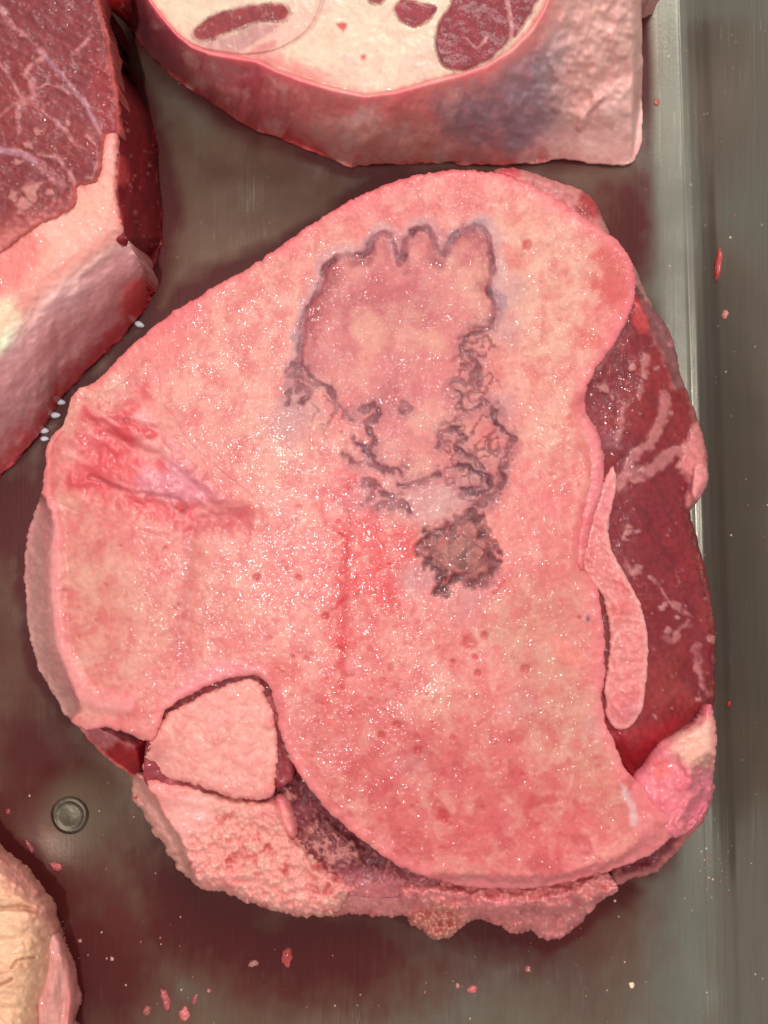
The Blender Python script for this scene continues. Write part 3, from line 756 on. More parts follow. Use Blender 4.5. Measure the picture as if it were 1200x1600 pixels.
# red muscle along the right
def paint_muscle(U, V, d):
    f = fibres(U, V, 1.1, 101, 9); lo = fbm(U, V, 70, 102, 3); hi = fbm(U, V, 9, 103, 3)
    col = fill(U, C(122, 34, 40))
    col = over(col, ss(-.3, .6, lo), C(140, 42, 44), 0.7)
    col = over(col, ss(0, .6, f), C(104, 26, 34), 0.6)
    # blood pooled at its foot
    col = over(col, area(U, V, [(945, 1110), (1000, 1140), (1060, 1125), (1030, 1165), (1000, 1195), (985, 1215), (965, 1180)], 14, 8, 14), C(150, 20, 30), 0.7)
    # pale seams and marbling
    seams = [([(1040, 620), (1030, 660), (1018, 690), (990, 715), (968, 760)], 7, 5), ([(1068, 700), (1040, 715), (1015, 735), (990, 745)], 8, 6),
             ([(1018, 905), (1060, 950), (1085, 965)], 2, 3), ([(1040, 995), (1050, 1005), (1062, 985), (1075, 970)], 3, 4),
             ([(1080, 610), (1090, 660), (1098, 700)], 6, 6), ([(972, 480), (955, 540), (935, 570)], 5, 6), ([(1005, 480), (1030, 530), (1050, 560), (1058, 600)], 5, 8),
             ([(975, 640), (965, 690), (970, 700)], 3, 5), ([(1085, 1010), (1095, 1060), (1110, 1085)], 2, 4), ([(1010, 560), (1000, 620)], 2, 4)]
    sw = (5 * fbm(U, V, 16, 106, 3), 5 * fbm(U, V, 16, 107, 3))
    seam = np.zeros(U.shape, np.float32)
    for i, (s, w, so) in enumerate(seams):
        seam = np.maximum(seam, stroke(U, V, s, w, so * 1.6, 5, 9, 110 + i, dxy=sw))
    seam = seam * (0.45 + 0.55 * ss(-.4, .3, fbm(U, V, 14, 105, 3)))
    for s in seams[:2]:
        seam = np.maximum(seam, stroke(U, V, s[0], s[1] * 1.2, 6, 3, 12, 115, dxy=sw))
    fine = ss(.86, 1.0, 1 - np.abs(fbm(U + 8 * lo, V, 40, 108, 3, .6)) * 2.2) * ss(-.1, .4, fbm(U, V, 70, 109, 2))
    col = over(col, fine, C(176, 92, 94), .45)
    col = over(col, seam, C(196, 122, 120), 0.6)
    fatr = area(U, V, [(1075, 690), (1092, 660), (1106, 700), (1106, 760), (1085, 792), (1072, 790), (1078, 750), (1062, 730)], 6, 5, 12, 104)
    col = over(col, fatr, C(214, 126, 124), 0.85)
    lump = area(U, V, [(1085, 730), (1104, 728), (1110, 755), (1095, 780), (1082, 775)], 4, 3)
    col = over(col, lump, C(226, 138, 138), 0.9)
    corner = area(U, V, [(990, 470), (1005, 468), (1015, 500), (1005, 520), (990, 505)], 5, 6, 10)
    col = over(col, corner, C(190, 60, 62), 0.7)
    film = area(U, V, [(995, 440), (1040, 500), (1070, 590), (1056, 600), (1040, 550), (1010, 490)], 6, 4)
    col = over(col, film, C(130, 84, 88), 0.7)
    top = area(U, V, [(1000, 1080), (1115, 1090), (1120, 850), (1095, 850), (1085, 950)], 12, 10, 20)
    col = over(col, top * ss(-.2, .6, lo), C(156, 66, 56), 0.35)
    bits = np.zeros(U.shape, np.float32)
    for (x, y, r) in ((985, 830, 10), (975, 842, 6), (992, 895, 8), (1000, 886, 6), (1033, 950, 6), (1040, 945, 4), (1046, 985, 6), (1008, 590, 6), (985, 575, 7), (945, 605, 9), (955, 620, 6), (1003, 735, 6),
                      (1048, 645, 4), (1046, 540, 5), (1025, 575, 5), (1112, 1000, 6), (1024, 1120, 5), (1040, 1160, 4), (1092, 1095, 5), (1060, 965, 4)):
        bits = np.maximum(bits, spot(U, V, x, y, r, r * .6, 1, r * .9, int(x + y)))
    bits = np.maximum(bits, 0.6 * dots(U, V, 120, (930, 540, 1115, 1140), 1.0, 3.4, 9))
    col = over(col, bits, C(200, 132, 128), 0.6)
    col = over(col, spot(U, V, 955, 690, 22, 20, 1, 8), C(150, 100, 110), 0.35)
    z = 0.0268 + 0.0006 * lo + 0.00014 * f + 0.00010 * hi + 0.0002 * seam + 0.0005 * bits + 0.0016 * lump + 0.0008 * fatr
    z = z - 0.006 * ss(980, 1125, U) - 0.0045 * ss(1150, 1215, V) - 0.004 * film
    z = z + edge_round(d, 16, 0.004)
    wet = np.clip(0.62 + 0.2 * f + 0.2 * hi - 0.2 * bits, 0, 1)
    grain = 0.5 + 0.3 * bits
    return z, col, wet, grain
part("muscle", joint, MUSCLE_SIL,
     paint_muscle, M_MUSCLE, 2.0, jag=2.5, jag_s=14, seed=4, wall=C(130, 40, 42), inset=0.003)

def paint_lip(U, V, d):
    a = fbm(U, V, 24, 121, 3); hi = fbm(U, V * 2.2, 9, 122, 3)
    col = fill(U, C(222, 124, 128))
    col = over(col, ss(0, .6, a), C(212, 98, 106), 0.6)
    col = over(col, ss(0.1, .6, -hi), C(232, 156, 150), 0.5)
    z = ZB - 0.0004 + 0.0003 * a + 0.00018 * hi + edge_round(d, 16, 0.0024)
    return z, col, np.clip(.6 + .3 * hi, 0, 1), fill(U, 0.6)[..., 0]
part("cartilage_lip", joint, [(905, 648), (920, 655), (934, 678), (943, 715), (942, 760), (931, 800), (920, 840), (914, 876), (912, 892), (900, 885), (896, 850), (904, 800), (908, 750), (906, 700), (898, 665)],
     paint_lip, M_FAT, 2.0, jag=2, jag_s=12, seed=5, zfloor=0.02, rings=3)

# pad of fibrous cartilage lying along the fissure
def paint_pad(U, V, d):
    a = fbm(U, V, 30, 131, 3); hi = fbm(U, V, 8, 132, 3); sc = fibres(U, V, 2.5, 133, 5, .12)
    col = fill(U, C(212, 122, 118))
    col = over(col, ss(-.2, .5, a), C(206, 92, 92), 0.6)
    col = over(col, ss(.1, .6, hi), C(226, 154, 144), 0.5)
    col = over(col, ss(880, 800, V), C(218, 120, 126), 0.6)
    foot = ss(1060, 1110, V)
    col = over(col, foot * ss(-.1, .5, sc), C(190, 110, 120), 0.55)
    col = over(col, 1 - ss(2, 9, d), C(230, 168, 160), 0.5)
    z = 0.0280 + 0.0005 * a + 0.0003 * hi + edge_round(d, 6, 0.0008) + 0.0004 * ss(900, 780, V)
    return z, col, np.clip(.45 + .3 * hi + 0.3 * ss(950, 850, V), 0, 1), fill(U, 0.65)[..., 0]
part("cartilage_pad", joint, [(912, 890), (913, 850), (926, 806), (938, 772), (946, 748), (956, 728), (962, 740), (962, 765), (956, 795), (951, 830), (957, 862), (972, 890), (986, 915), (1001, 945), (1010, 985),
                              (1013, 1025), (1009, 1075), (1002, 1110), (990, 1132), (969, 1140), (953, 1130), (946, 1105), (945, 1075), (951, 1035), (953, 990), (949, 955), (938, 925)],
     paint_pad, M_FAT, 2.0, jag=2.4, jag_s=14, seed=6, zfloor=0.019, rings=4, wall=C(190, 90, 90))

# pale fat at the lower right corner
def paint_corner(U, V, d):
    a = fbm(U + V * .8, V - U * .5, 36, 141, 3); hi = fbm(U, V, 10, 142, 3)
    col = fill(U, C(220, 116, 126))
    cream = area(U, V, [(1050, 1152), (1085, 1128), (1118, 1120), (1120, 1195), (1098, 1204), (1070, 1195), (1056, 1180)], 18, 10, 16, 143)
    col = over(col, cream, C(230, 172, 150), 0.85)
    col = over(col, ss(.1, .6, a) * (1 - cream), C(204, 82, 98), 0.55)
    col = over(col, spot(U, V, 1032, 1200, 18, 12, 1, 6), C(226, 104, 96), 0.6)
    side = area(U, V, [(1088, 1205), (1120, 1190), (1118, 1250), (1080, 1295), (1070, 1280), (1086, 1250)], 15, 8, 12)
    col = over(col, side, C(186, 104, 120), 0.65)
    ridge = stroke(U, V, [(1066, 1180), (1082, 1215), (1084, 1245), (1060, 1285)], 8, 9, 4)
    z = 0.0282 + 0.0008 * a + 0.0002 * hi + 0.001 * cream + 0.0008 * ridge - 0.006 * side - 0.002 * ss(1040, 985, U) + edge_round(d, 16, 0.003)
    return z, col, np.clip(.75 + .3 * hi, 0, 1), fill(U, 0.25)[..., 0]
part("fat_corner", joint, [(985, 1222), (1002, 1198), (1026, 1166), (1050, 1150), (1086, 1128), (1108, 1098), (1118, 1132), (1118, 1180), (1114, 1222), (1112, 1246), (1096, 1276), (1076, 1300), (1050, 1310), (1015, 1290), (1000, 1260)],
     paint_corner, M_FAT, 2.0, jag=2.5, jag_s=12, seed=7, wall=C(190, 96, 100), inset=0.003)

# torn shred of muscle beneath that corner
def paint_shred(U, V, d):
    a = fbm(U, V, 20, 151, 3)
    col = fill(U, C(112, 36, 42))
    col = over(col, 1 - ss(4, 15, d + 4 * a), C(206, 116, 114), 0.85)
    z = 0.0165 + 0.0010 * a + edge_round(d, 14, 0.004)
    return z, col, np.clip(.6 + .3 * a, 0, 1), fill(U, .4)[..., 0]
part("muscle_shred", joint, [(1114, 1225), (1112, 1252), (1094, 1290), (1072, 1316), (1046, 1342), (1028, 1362), (1006, 1371), (985, 1375), (955, 1384), (930, 1378), (990, 1330), (1040, 1290), (1080, 1240)],
     paint_shred, M_MUSCLE, 2.0, jag=5, jag_s=18, seed=8, wall=C(140, 50, 52), inset=0.002)

# wedge of bone in the lower left
def paint_wedge(U, V, d):
    a = fbm(U, V, 40, 161, 3); hi = fbm(U, V, 12, 162, 3); vh = fbm(U, V, 5, 163, 2)
    col = fill(U, C(222, 144, 134))
    col = over(col, ss(0, .6, a + .5 * hi), C(212, 112, 108), 0.5)
    col = over(col, ss(.1, .6, -hi), C(230, 168, 152), 0.5)
    col = over(col, (1 - ss(4, 22, d + 5 * hi)) * ss(1190, 1240, V), C(214, 118, 116), 0.5)
    z = 0.0292 + 0.0004 * a + 0.00022 * hi + 0.0001 * vh + edge_round(d, 9, 0.0012)
    z = z - 0.003 * ss(300, 225, U) * ss(1150, 1210, V)
    return z, col, np.clip(.5 + .3 * hi, 0, 1), fill(U, 0.8)[..., 0]
part("bone_wedge", joint, [(264, 1114), (292, 1100), (330, 1080), (364, 1066), (388, 1061), (404, 1067), (415, 1083), (422, 1106), (428, 1130), (433, 1160), (434, 1190), (429, 1220), (424, 1244), (400, 1250), (370, 1248),
                           (340, 1238), (300, 1223), (262, 1219), (236, 1216), (224, 1202), (229, 1178), (238, 1152), (249, 1130)],
     paint_wedge, M_BONE, 2.0, jag=4.5, jag_s=12, seed=9, wall=C(190, 104, 100), inset=0.002)

def paint_gap(U, V, d):
    a = fbm(U, V, 18, 231, 3)
    col = over(fill(U, C(136, 44, 52)), ss(0, .5, a), C(176, 84, 88), .6)
    return 0.0274 + 0.0006 * a, col, fill(U, .5)[..., 0], fill(U, .3)[..., 0]
part("joint_lining", joint, [(250, 1100), (300, 1060), (390, 1030), (450, 1060), (455, 1170), (440, 1230), (250, 1235), (225, 1190)], paint_gap, M_MUSCLE, 3.0, seed=29, zfloor=0.003, rings=2)

# granular fat below it
def paint_fat(U, V, d):
    c1, i1 = cell(U + 9 * fbm(U, V, 18, 171, 3), V + 9 * fbm(U, V, 18, 172, 3), 19, 3)
    c2, i2 = cell(U + 5 * fbm(U, V, 9, 176, 2), V + 5 * fbm(U, V, 9, 177, 2), 8, 4)
    a = fbm(U, V, 50, 173, 3); hi = fbm(U, V, 9, 174, 3)
    gran = ss(1250, 1330, V + 0.45 * (U - 330) - 30 * a)
    col = fill(U, C(226, 148, 138))
    col = over(col, ss(-.1, .6, a), C(222, 126, 122), 0.6)
    col = over(col, gran * ss(.5, .95, c1 + .35 * c2) * ss(-.3, .3, fbm(U, V, 40, 178, 2)), C(186, 58, 64), 0.7)
    col = over(col, gran * ss(.5, .1, c1) * ss(.4, .8, i1), C(230, 176, 154), 0.6)
    pale = area(U, V, [(275, 1250), (320, 1245), (330, 1280), (300, 1310), (265, 1300)], 16, 10)
    col = over(col, pale, C(232, 166, 156), 0.6)
    side = area(U, V, [(195, 1215), (222, 1222), (250, 1270), (280, 1320), (290, 1350), (310, 1395), (260, 1370)], 7, 5, 14, 175)
    col = over(col, side, C(216, 160, 144), 0.7)
    z = 0.0272 + 0.0008 * a + 0.0002 * hi + gran * (0.0013 * (0.55 - c1) + 0.0012 * (0.55 - c2) + .0006 * hi)
    z = z - 0.008 * side - 0.0025 * ss(1330, 1430, V) + edge_round(d, 22, 0.006)
    z = z + 0.0008 * stroke(U, V, [(240, 1235), (330, 1248), (420, 1275)], 14, 20)
    return z, col, np.clip(.55 + .3 * hi + .2 * pale, 0, 1), fill(U, 0.6)[..., 0]
part("granular_fat", joint, [(206, 1216), (232, 1208), (270, 1212), (310, 1220), (350, 1235), (400, 1244), (430, 1244), (446, 1265), (460, 1300), (482, 1330), (505, 1352), (535, 1368), (562, 1390), (540, 1410), (526, 1426),
                             (490, 1432), (450, 1430), (400, 1415), (350, 1396), (312, 1386), (286, 1366), (265, 1336), (240, 1300), (220, 1266), (208, 1240)],
     paint_fat, M_FAT, 2.0, jag=5, jag_s=13, seed=10, wall=C(214, 140, 130), inset=0.003)

# dark strip with sawdust between them
def paint_strip(U, V, d):
    a = fbm(U, V, 40, 181, 3); hi = fbm(U, V, 8, 182, 3)
    c1, i1 = cell(U + 6 * fbm(U, V, 11, 184, 2), V + 6 * fbm(U, V, 11, 185, 2), 8, 5)
    col = fill(U, C(116, 46, 56))
    col = over(col, ss(0, .6, a), C(146, 70, 76), 0.6)
    dust = area(U, V, [(470, 1290), (500, 1290), (540, 1310), (570, 1340), (540, 1365), (500, 1350), (470, 1320)], 12, 16, 18, 183)
    dust = np.maximum(dust, 0.9 * spot(U, V, 450, 1245, 18, 16, 1, 10)); dust = np.maximum(dust, .8 * spot(U, V, 455, 1215, 12, 10, 1, 6))
    grit = ss(.55, .25, c1) * ss(.62, .7, i1)
    m = np.maximum(dust * ss(-.35, .3, fbm(U, V, 9, 186, 4, .7)), grit * 0.5)
    col = over(col, m, C(202, 130, 120), 0.7)
    low = ss(1345, 1385, V)
    col = over(col, low, C(198, 110, 112), 0.55)
    z = 0.0228 + 0.001 * a + 0.0002 * hi + 0.0009 * m + 0.0016 * dust + 0.0012 * low
    return z, col, np.clip(.7 + .3 * hi - .4 * m, 0, 1), fill(U, .6)[..., 0]
part("dark_marrow_strip", joint, [(424, 1170), (450, 1172), (475, 1205), (500, 1240), (530, 1275), (565, 1305), (605, 1335), (650, 1358), (690, 1378), (640, 1400), (570, 1402), (520, 1390), (486, 1365), (462, 1330), (440, 1290), (420, 1240)],
     paint_strip, M_MUSCLE, 2.0, seed=11, zfloor=0.004, rings=3)

def paint_nod(U, V, d):
    a = fbm(U, V, 16, 191, 3)
    col = over(fill(U, C(218, 120, 120)), ss(0, .6, a), C(226, 150, 142), .6)
    z = 0.0272 + 0.0004 * a + edge_round(d, 14, 0.004)
    return z, col, np.clip(.6 + .3 * a, 0, 1), fill(U, .5)[..., 0]
part("fat_nodule", joint, [(430, 1242), (446, 1244), (458, 1266), (466, 1296), (458, 1312), (442, 1306), (431, 1282), (426, 1258)], paint_nod, M_FAT, 2.0, jag=2, jag_s=9, seed=12, zfloor=0.018, rings=4)

# ragged fringe of fat along the bottom edge
def paint_fringe(U, V, d):
    c1, i1 = cell(U + 3 * fbm(U, V, 10, 201, 2), V + 3 * fbm(U, V, 10, 202, 2), 17, 7)
    a = fbm(U, V, 40, 203, 3); hi = fbm(U, V, 8, 204, 3)
    c2, i2 = cell(U + 3 * fbm(U, V, 8, 206, 2), V + 3 * fbm(U, V, 8, 207, 2), 7, 8)
    col = fill(U, C(214, 122, 120))
    pal = ss(.5, .1, c2) * ss(.5, .8, i2)
    col = over(col, ss(0, .6, a), C(220, 134, 138), .6)
    col = over(col, ss(.5, .9, c1), C(168, 66, 80), .5)
    col = over(col, pal, C(228, 166, 150), .6)
    clump = area(U, V, [(640, 1436), (665, 1420), (700, 1412), (722, 1425), (730, 1440), (715, 1455), (690, 1470), (670, 1462)], 6, 6, 10, 205)
    col = over(col, clump, C(216, 138, 122), .8)
    col = over(col, clump * ss(.4, .8, c2), C(190, 96, 86), .6)
    pinkp = area(U, V, [(745, 1405), (790, 1403), (800, 1420), (770, 1434), (745, 1425)], 6, 5)
    col = over(col, pinkp, C(232, 130, 134), .8)
    tail = area(U, V, [(830, 1450), (870, 1448), (880, 1462), (850, 1470)], 5, 4)
    col = over(col, tail, C(214, 126, 124), .8)
    flat = area(U, V, [(470, 1395), (640, 1400), (640, 1435), (540, 1432), (470, 1425)], 8, 4)
    lump = (1 - .6 * flat)
    z = 0.0225 - 0.013 * ss(1385, 1470, V) + 0.0012 * a + 0.0003 * hi + lump * (0.0026 * (0.5 - c1) + 0.0012 * (.5 - c2)) + clump * (.0025 + .003 * (.5 - c2)) + .001 * pinkp
    z = z + edge_round(d, 12, 0.003)
    z = z + 0.004 * stroke(U, V, [(640, 1398), (760, 1412), (860, 1410), (920, 1395)], 8, 22, 6)
    return np.maximum(z, 0.0012), col, np.clip(.55 + .3 * hi, 0, 1), fill(U, .55)[..., 0]
part("fat_fringe", joint, FRINGE_SIL,
     paint_fringe, M_FAT, 2.0, jag=7, jag_s=12, seed=13, wall=C(190, 104, 106), inset=0.001)

# sliver of red muscle at the left
def paint_sliver(U, V, d):
    a = fbm(U, V, 20, 211, 3); f = fibres(U, V, -0.9, 212, 6)
    col = fill(U, C(166, 40, 46))
    col = over(col, ss(-.1, .6, f), C(140, 30, 38), .6)
    pale = area(U, V, [(120, 1130), (170, 1128), (215, 1150), (205, 1165), (185, 1155), (165, 1172), (140, 1155)], 8, 8, 12)
    col = over(col, pale, C(206, 132, 136), .6)
    col = over(col, 1 - ss(1.5, 5, d), C(206, 126, 110), .6)
    z = 0.0205 - 0.009 * (1 - ss(0, 40, d)) + 0.0006 * a
    return z, col, np.clip(.7 + .3 * a, 0, 1), fill(U, .3)[..., 0]
part("muscle_sliver", joint, [(122, 1128), (160, 1115), (220, 1130), (250, 1140), (245, 1180), (232, 1208), (214, 1216), (195, 1205), (170, 1188), (150, 1168), (134, 1150)],
     paint_sliver, M_MUSCLE, 2.0, jag=2.5, jag_s=10, seed=14, wall=C(150, 50, 50), inset=0.001)

# flap of muscle and skin showing behind the top right edge
def paint_flap(U, V, d):
    a = fbm(U, V, 30, 221, 3)
    col = fill(U, C(196, 120, 116))
    col = over(col, spot(U, V, 918, 322, 26, 12, 1, 6), C(160, 50, 52), .9)
    col = over(col, ss(930, 960, U), C(150, 104, 98), .75)
    col = over(col, spot(U, V, 795, 270, 22, 14), C(206, 60, 72), .7)
    z = 0.0195 + 0.001 * a + edge_round(d, 14, 0.004)
    return z, col, np.clip(.6 + .3 * a, 0, 1), fill(U, .3)[..., 0]
part("muscle_flap", joint, [(770, 270), (795, 262), (835, 270), (870, 284), (906, 296), (930, 316), (944, 346), (956, 372), (975, 392), (992, 418), (1006, 452), (1020, 485), (990, 490), (960, 400), (900, 350), (820, 300)],
     paint_flap, M_MUSCLE, 2.0, jag=2.5, jag_s=12, seed=15, wall=C(140, 60, 58), inset=0.002)

# ------------------------------------------------------------------ the steak at the left edge
steak = thing("beef_steak", "thick red marbled steak with a pale fat cap cut off by the left edge", "meat", (60, 350))
ZL = 0.033
def paint_steak_face(U, V, d):
    f = fibres(U, V, 0.5, 301, 8, .2); lo = fbm(U, V, 60, 302, 3); hi = fbm(U, V, 8, 303, 3)
    col = fill(U, C(126, 46, 48))
    col = over(col, ss(-.3, .6, lo), C(140, 54, 54), .7)
    col = over(col, ss(0, .6, f), C(112, 36, 42), .5)
    col = over(col, area(U, V, [(140, 100), (185, 110), (190, 210), (150, 200)], 16, 10), C(150, 44, 50), .6)
    sw = (4 * fbm(U, V, 12, 306, 3), 4 * fbm(U, V, 12, 307, 3))
    seam = np.zeros(U.shape, np.float32)
    for i, (s, w, so) in enumerate([([(0, 10), (15, 35), (40, 58), (75, 90), (100, 122), (130, 158), (150, 195), (160, 212)], 4, 4), ([(70, 88), (52, 100), (42, 118), (50, 132), (53, 148), (45, 158), (28, 160)], 5, 5),
                                    ([(0, 182), (20, 165), (45, 160), (65, 172), (90, 192), (108, 212), (118, 225)], 2.5, 3.5), ([(0, 100), (14, 118), (28, 145), (38, 160)], 3, 4), ([(56, 138), (80, 132), (105, 145)], 1.5, 3),
                                    ([(140, 50), (132, 68), (112, 85)], 2, 4), ([(0, 235), (30, 240), (52, 250), (80, 275), (98, 292)], 6, 6), ([(60, 242), (90, 246), (108, 268), (116, 288)], 2, 4),
                                    ([(30, 165), (28, 190), (32, 205)], 2, 4), ([(135, 212), (150, 232), (152, 262), (140, 280)], 2, 4), ([(105, 180), (104, 195)], 2, 3)]):
        seam = np.maximum(seam, stroke(U, V, s, w * .45, so * 1.2, 3, 8, 310 + i, dxy=sw))
    seam = seam * (0.4 + 0.6 * ss(-.4, .3, fbm(U, V, 12, 305, 3)))
    col = over(col, seam, C(200, 128, 126), .68)
    fine = ss(.86, 1.0, 1 - np.abs(fbm(U + 8 * lo, V, 34, 308, 3, .6)) * 2.2) * ss(-.1, .4, fbm(U, V, 60, 309, 2))
    col = over(col, fine, C(186, 100, 100), .4)
    lav = stroke(U, V, [(60, 78), (100, 122), (130, 158), (152, 198)], 2.5, 4, 2)
    lav = np.maximum(lav, stroke(U, V, [(0, 235), (30, 240), (56, 252)], 4, 4, 2))
    col = over(col, lav, C(164, 116, 134), .5)
    bits = 0.8 * dots(U, V, 130, (-20, 0, 180, 340), 1, 3.6, 31)
    for (x, y, r) in ((45, 230, 8), (58, 205, 6), (28, 255, 6), (50, 300, 14), (20, 305, 12), (78, 302, 7), (85, 315, 6), (35, 320, 12)):
        bits = np.maximum(bits, spot(U, V, x, y, r, r * .7, 1, r, int(x * 3)))
    col = over(col, bits, C(204, 134, 126), .65)
    col = over(col, ss(290, 345, V + 0.35 * U - 40 + 18 * hi), C(210, 116, 110), .7)
    rimf = (1 - ss(2, 8, d)) * ss(-20, 60, U)
    col = over(col, rimf, C(208, 104, 96), .6)
    z = ZL + 0.0014 + 0.0006 * lo + 0.00014 * f + 0.0001 * hi + 0.0001 * seam + .0004 * bits + edge_round(d, 10, .0012)
    return z, col, np.clip(.5 + .25 * f + .2 * hi - .3 * bits, 0, 1), fill(U, .45)[..., 0]
part("muscle_face", steak, [(-60, -60), (146, -60), (154, 0), (164, 36), (172, 60), (174, 90), (182, 140), (187, 180), (188, 206), (180, 212), (168, 213), (163, 230), (160, 258), (154, 280), (140, 288), (120, 291), (121, 308), (112, 325), (90, 338), (62, 352), (30, 372), (0, 396), (-60, 420)],
     paint_steak_face, M_MUSCLE, 2.0, jag=2, jag_s=12, seed=16, zfloor=0.022, rings=3)

def paint_steak_side(U, V, d):
    # the cut side facing right: from the shoulder (x ~187) down to the tray (x ~250)
    edge = np.interp(V, [-80, 0, 60, 90, 140, 206, 300, 372, 420, 480], [146, 154, 170, 175, 182, 187, 184, 196, 200, 205])
    sil = np.interp(V, [0, 92, 112, 150, 180, 228, 280, 330, 370, 402, 430, 470], [160, 182, 196, 216, 234, 243, 248, 252, 251, 244, 236, 236])
    t = np.clip((U - edge) / np.maximum(sil - edge, 6), 0, 1)
    a = fbm(U * 2.2, V * .8, 26, 321, 4); hi = fbm(U, V, 9, 322, 3)
    col = fill(U, C(128, 26, 36))
    col = over(col, ss(-.2, .5, a), C(104, 22, 32), .7)
    col = over(col, ss(.1, .6, fbm(U * 1.6, V * .3, 18, 323, 3)), C(150, 50, 56), .4)
    bits = dots(U, V, 50, (188, 200, 252, 420), 1.2, 4.5, 33)
    col = over(col, bits, C(200, 120, 114), .6)
    col = over(col, spot(U, V, 190, 265, 14, 9, .5, 5), C(196, 70, 72), .8)
    col = over(col, spot(U, V, 249, 275, 7, 5, .5, 3), C(180, 80, 80), .8)
    z = (ZL - .002) * (1 - t ** 1.15) + 0.0012 + 0.0012 * a * ss(0, .3, t) + .0006 * bits
    z = np.maximum(z - 0.02 * ss(370, 440, V), .0008)
    return z, col, np.clip(.12 + .12 * hi, 0, 1), fill(U, .3)[..., 0]
part("cut_side", steak, [(150, -30), (162, 20), (174, 66), (184, 94), (197, 112), (216, 150), (234, 180), (243, 228), (248, 280), (252, 330), (251, 370), (245, 402), (237, 430), (232, 455), (205, 470), (190, 440), (180, 380), (172, 300), (174, 200), (166, 100), (150, 30)],
     paint_steak_side, M_MUSCLE, 2.0, jag=2.5, jag_s=11, seed=17, rings=4)

def paint_steak_fat(U, V, d):
    a = fbm(U + V, (V - U) * .6, 60, 331, 4); hi = fbm(U, V, 11, 332, 3); lo = fbm(U, V, 110, 333, 2)
    # q: 0 on the shoulder line, 1 at the foot
    sh = np.interp(U, [-60, 0, 40, 100, 150, 200, 240], [590, 500, 455, 405, 372, 345, 340])
    ft = np.interp(U, [-60, 0, 30, 55, 75, 90, 110, 140, 170, 200, 222, 240], [792, 742, 712, 685, 655, 626, 602, 575, 545, 515, 490, 440])
    t = np.clip((V - sh) / np.maximum(ft - sh, 20), 0, 1)
    col = fill(U, C(224, 150, 138))
    upper = ss(.12, -.02, (V - sh) / 120)
    col = over(col, ss(.05, .35, t), C(202, 122, 126), .75)
    col = over(col, ss(-.1, .6, a) * ss(0, .2, t), C(212, 140, 138), .6)
    col = over(col, ss(.1, .6, -a) * ss(0, .2, t), C(190, 94, 104), .5)
    col = over(col, area(U, V, [(-10, 380), (60, 360), (70, 410), (30, 450), (-20, 460)], 16, 14), C(216, 104, 98), .65)
    col = over(col, area(U, V, [(60, 345), (140, 300), (175, 230), (178, 320), (150, 360), (100, 400), (40, 440), (70, 390)], 14, 10), C(226, 168, 148), .6)
    col = over(col, area(U, V, [(-20, 480), (20, 465), (30, 500), (10, 540), (-20, 540)], 14, 8), C(232, 206, 170), .75)
    col = over(col, ss(.72, 1.0, t + .1 * hi), C(176, 40, 50), .75)
    col = over(col, area(U, V, [(205, 440), (235, 440), (236, 480), (205, 500), (190, 480)], 9, 6), C(184, 54, 58), .75)
    col = over(col, area(U, V, [(168, 212), (182, 212), (180, 260), (164, 262)], 4, 2), C(224, 160, 150), .8)
    col = over(col, (1 - ss(0, 16, d + 5 * hi)) * (t < .02), C(206, 104, 100), .55)
    col = np.clip(col * (1 + .85 * ss(.0, .25, t))[..., None], 0, .85)  # sloping side brightened in the colour, standing in for light there
    z = ZL * (1 - t ** 1.5) + 0.0010 + 0.0022 * a * ss(0, .25, t) * (1 - .5 * t) + .00018 * hi + 0.0008 * lo
    z = z + edge_round(d, 8, 0.0012) * (t < .9)
    return z, col, np.clip(.5 + .2 * hi - .1 * ss(0, .2, t), 0, 1), 0.55 - 0.45 * ss(0, .2, t)
part("fat_cap", steak, [(166, 210), (182, 208), (184, 250), (182, 300), (190, 345), (205, 385), (222, 420), (231, 452), (234, 470), (222, 490), (200, 515), (170, 545), (140, 575), (110, 602), (90, 626), (75, 655), (55, 685), (30, 712), (0, 742), (-60, 792),
                        (-60, 390), (0, 380), (30, 355), (62, 338), (90, 324), (108, 312), (112, 296), (116, 284), (138, 282), (150, 274), (156, 250), (160, 225)],
     paint_steak_fat, M_FAT, 2.0, jag=2.2, jag_s=14, seed=18, rings=3)

# ------------------------------------------------------------------ the slice at the top edge
shank = thing("shank_slice", "cream-centred shank slice with grey membrane on its side at the top edge", "meat", (600, 100))
ZT = 0.034
T_FACE_Y = ([150, 205, 225, 232, 250, 275, 300, 330, 400, 430, 470, 520, 570, 620, 680, 720, 760, 800, 830, 850, 865, 885, 1010],
            [-160, -80, -30, 0, 25, 55, 75, 86, 97, 112, 127, 142, 152, 146, 129, 119, 105, 80, 50, 18, -25, -70, -200])
T_SIL_Y = ([190, 200, 215, 240, 275, 310, 345, 375, 400, 440, 480, 515, 550, 600, 650, 700, 750, 800, 830, 870, 920, 960, 992, 1003],
           [-20, 30, 60, 90, 120, 145, 170, 190, 204, 215, 230, 245, 258, 257, 254, 253, 257, 258, 253, 249, 253, 258, 250, 228])

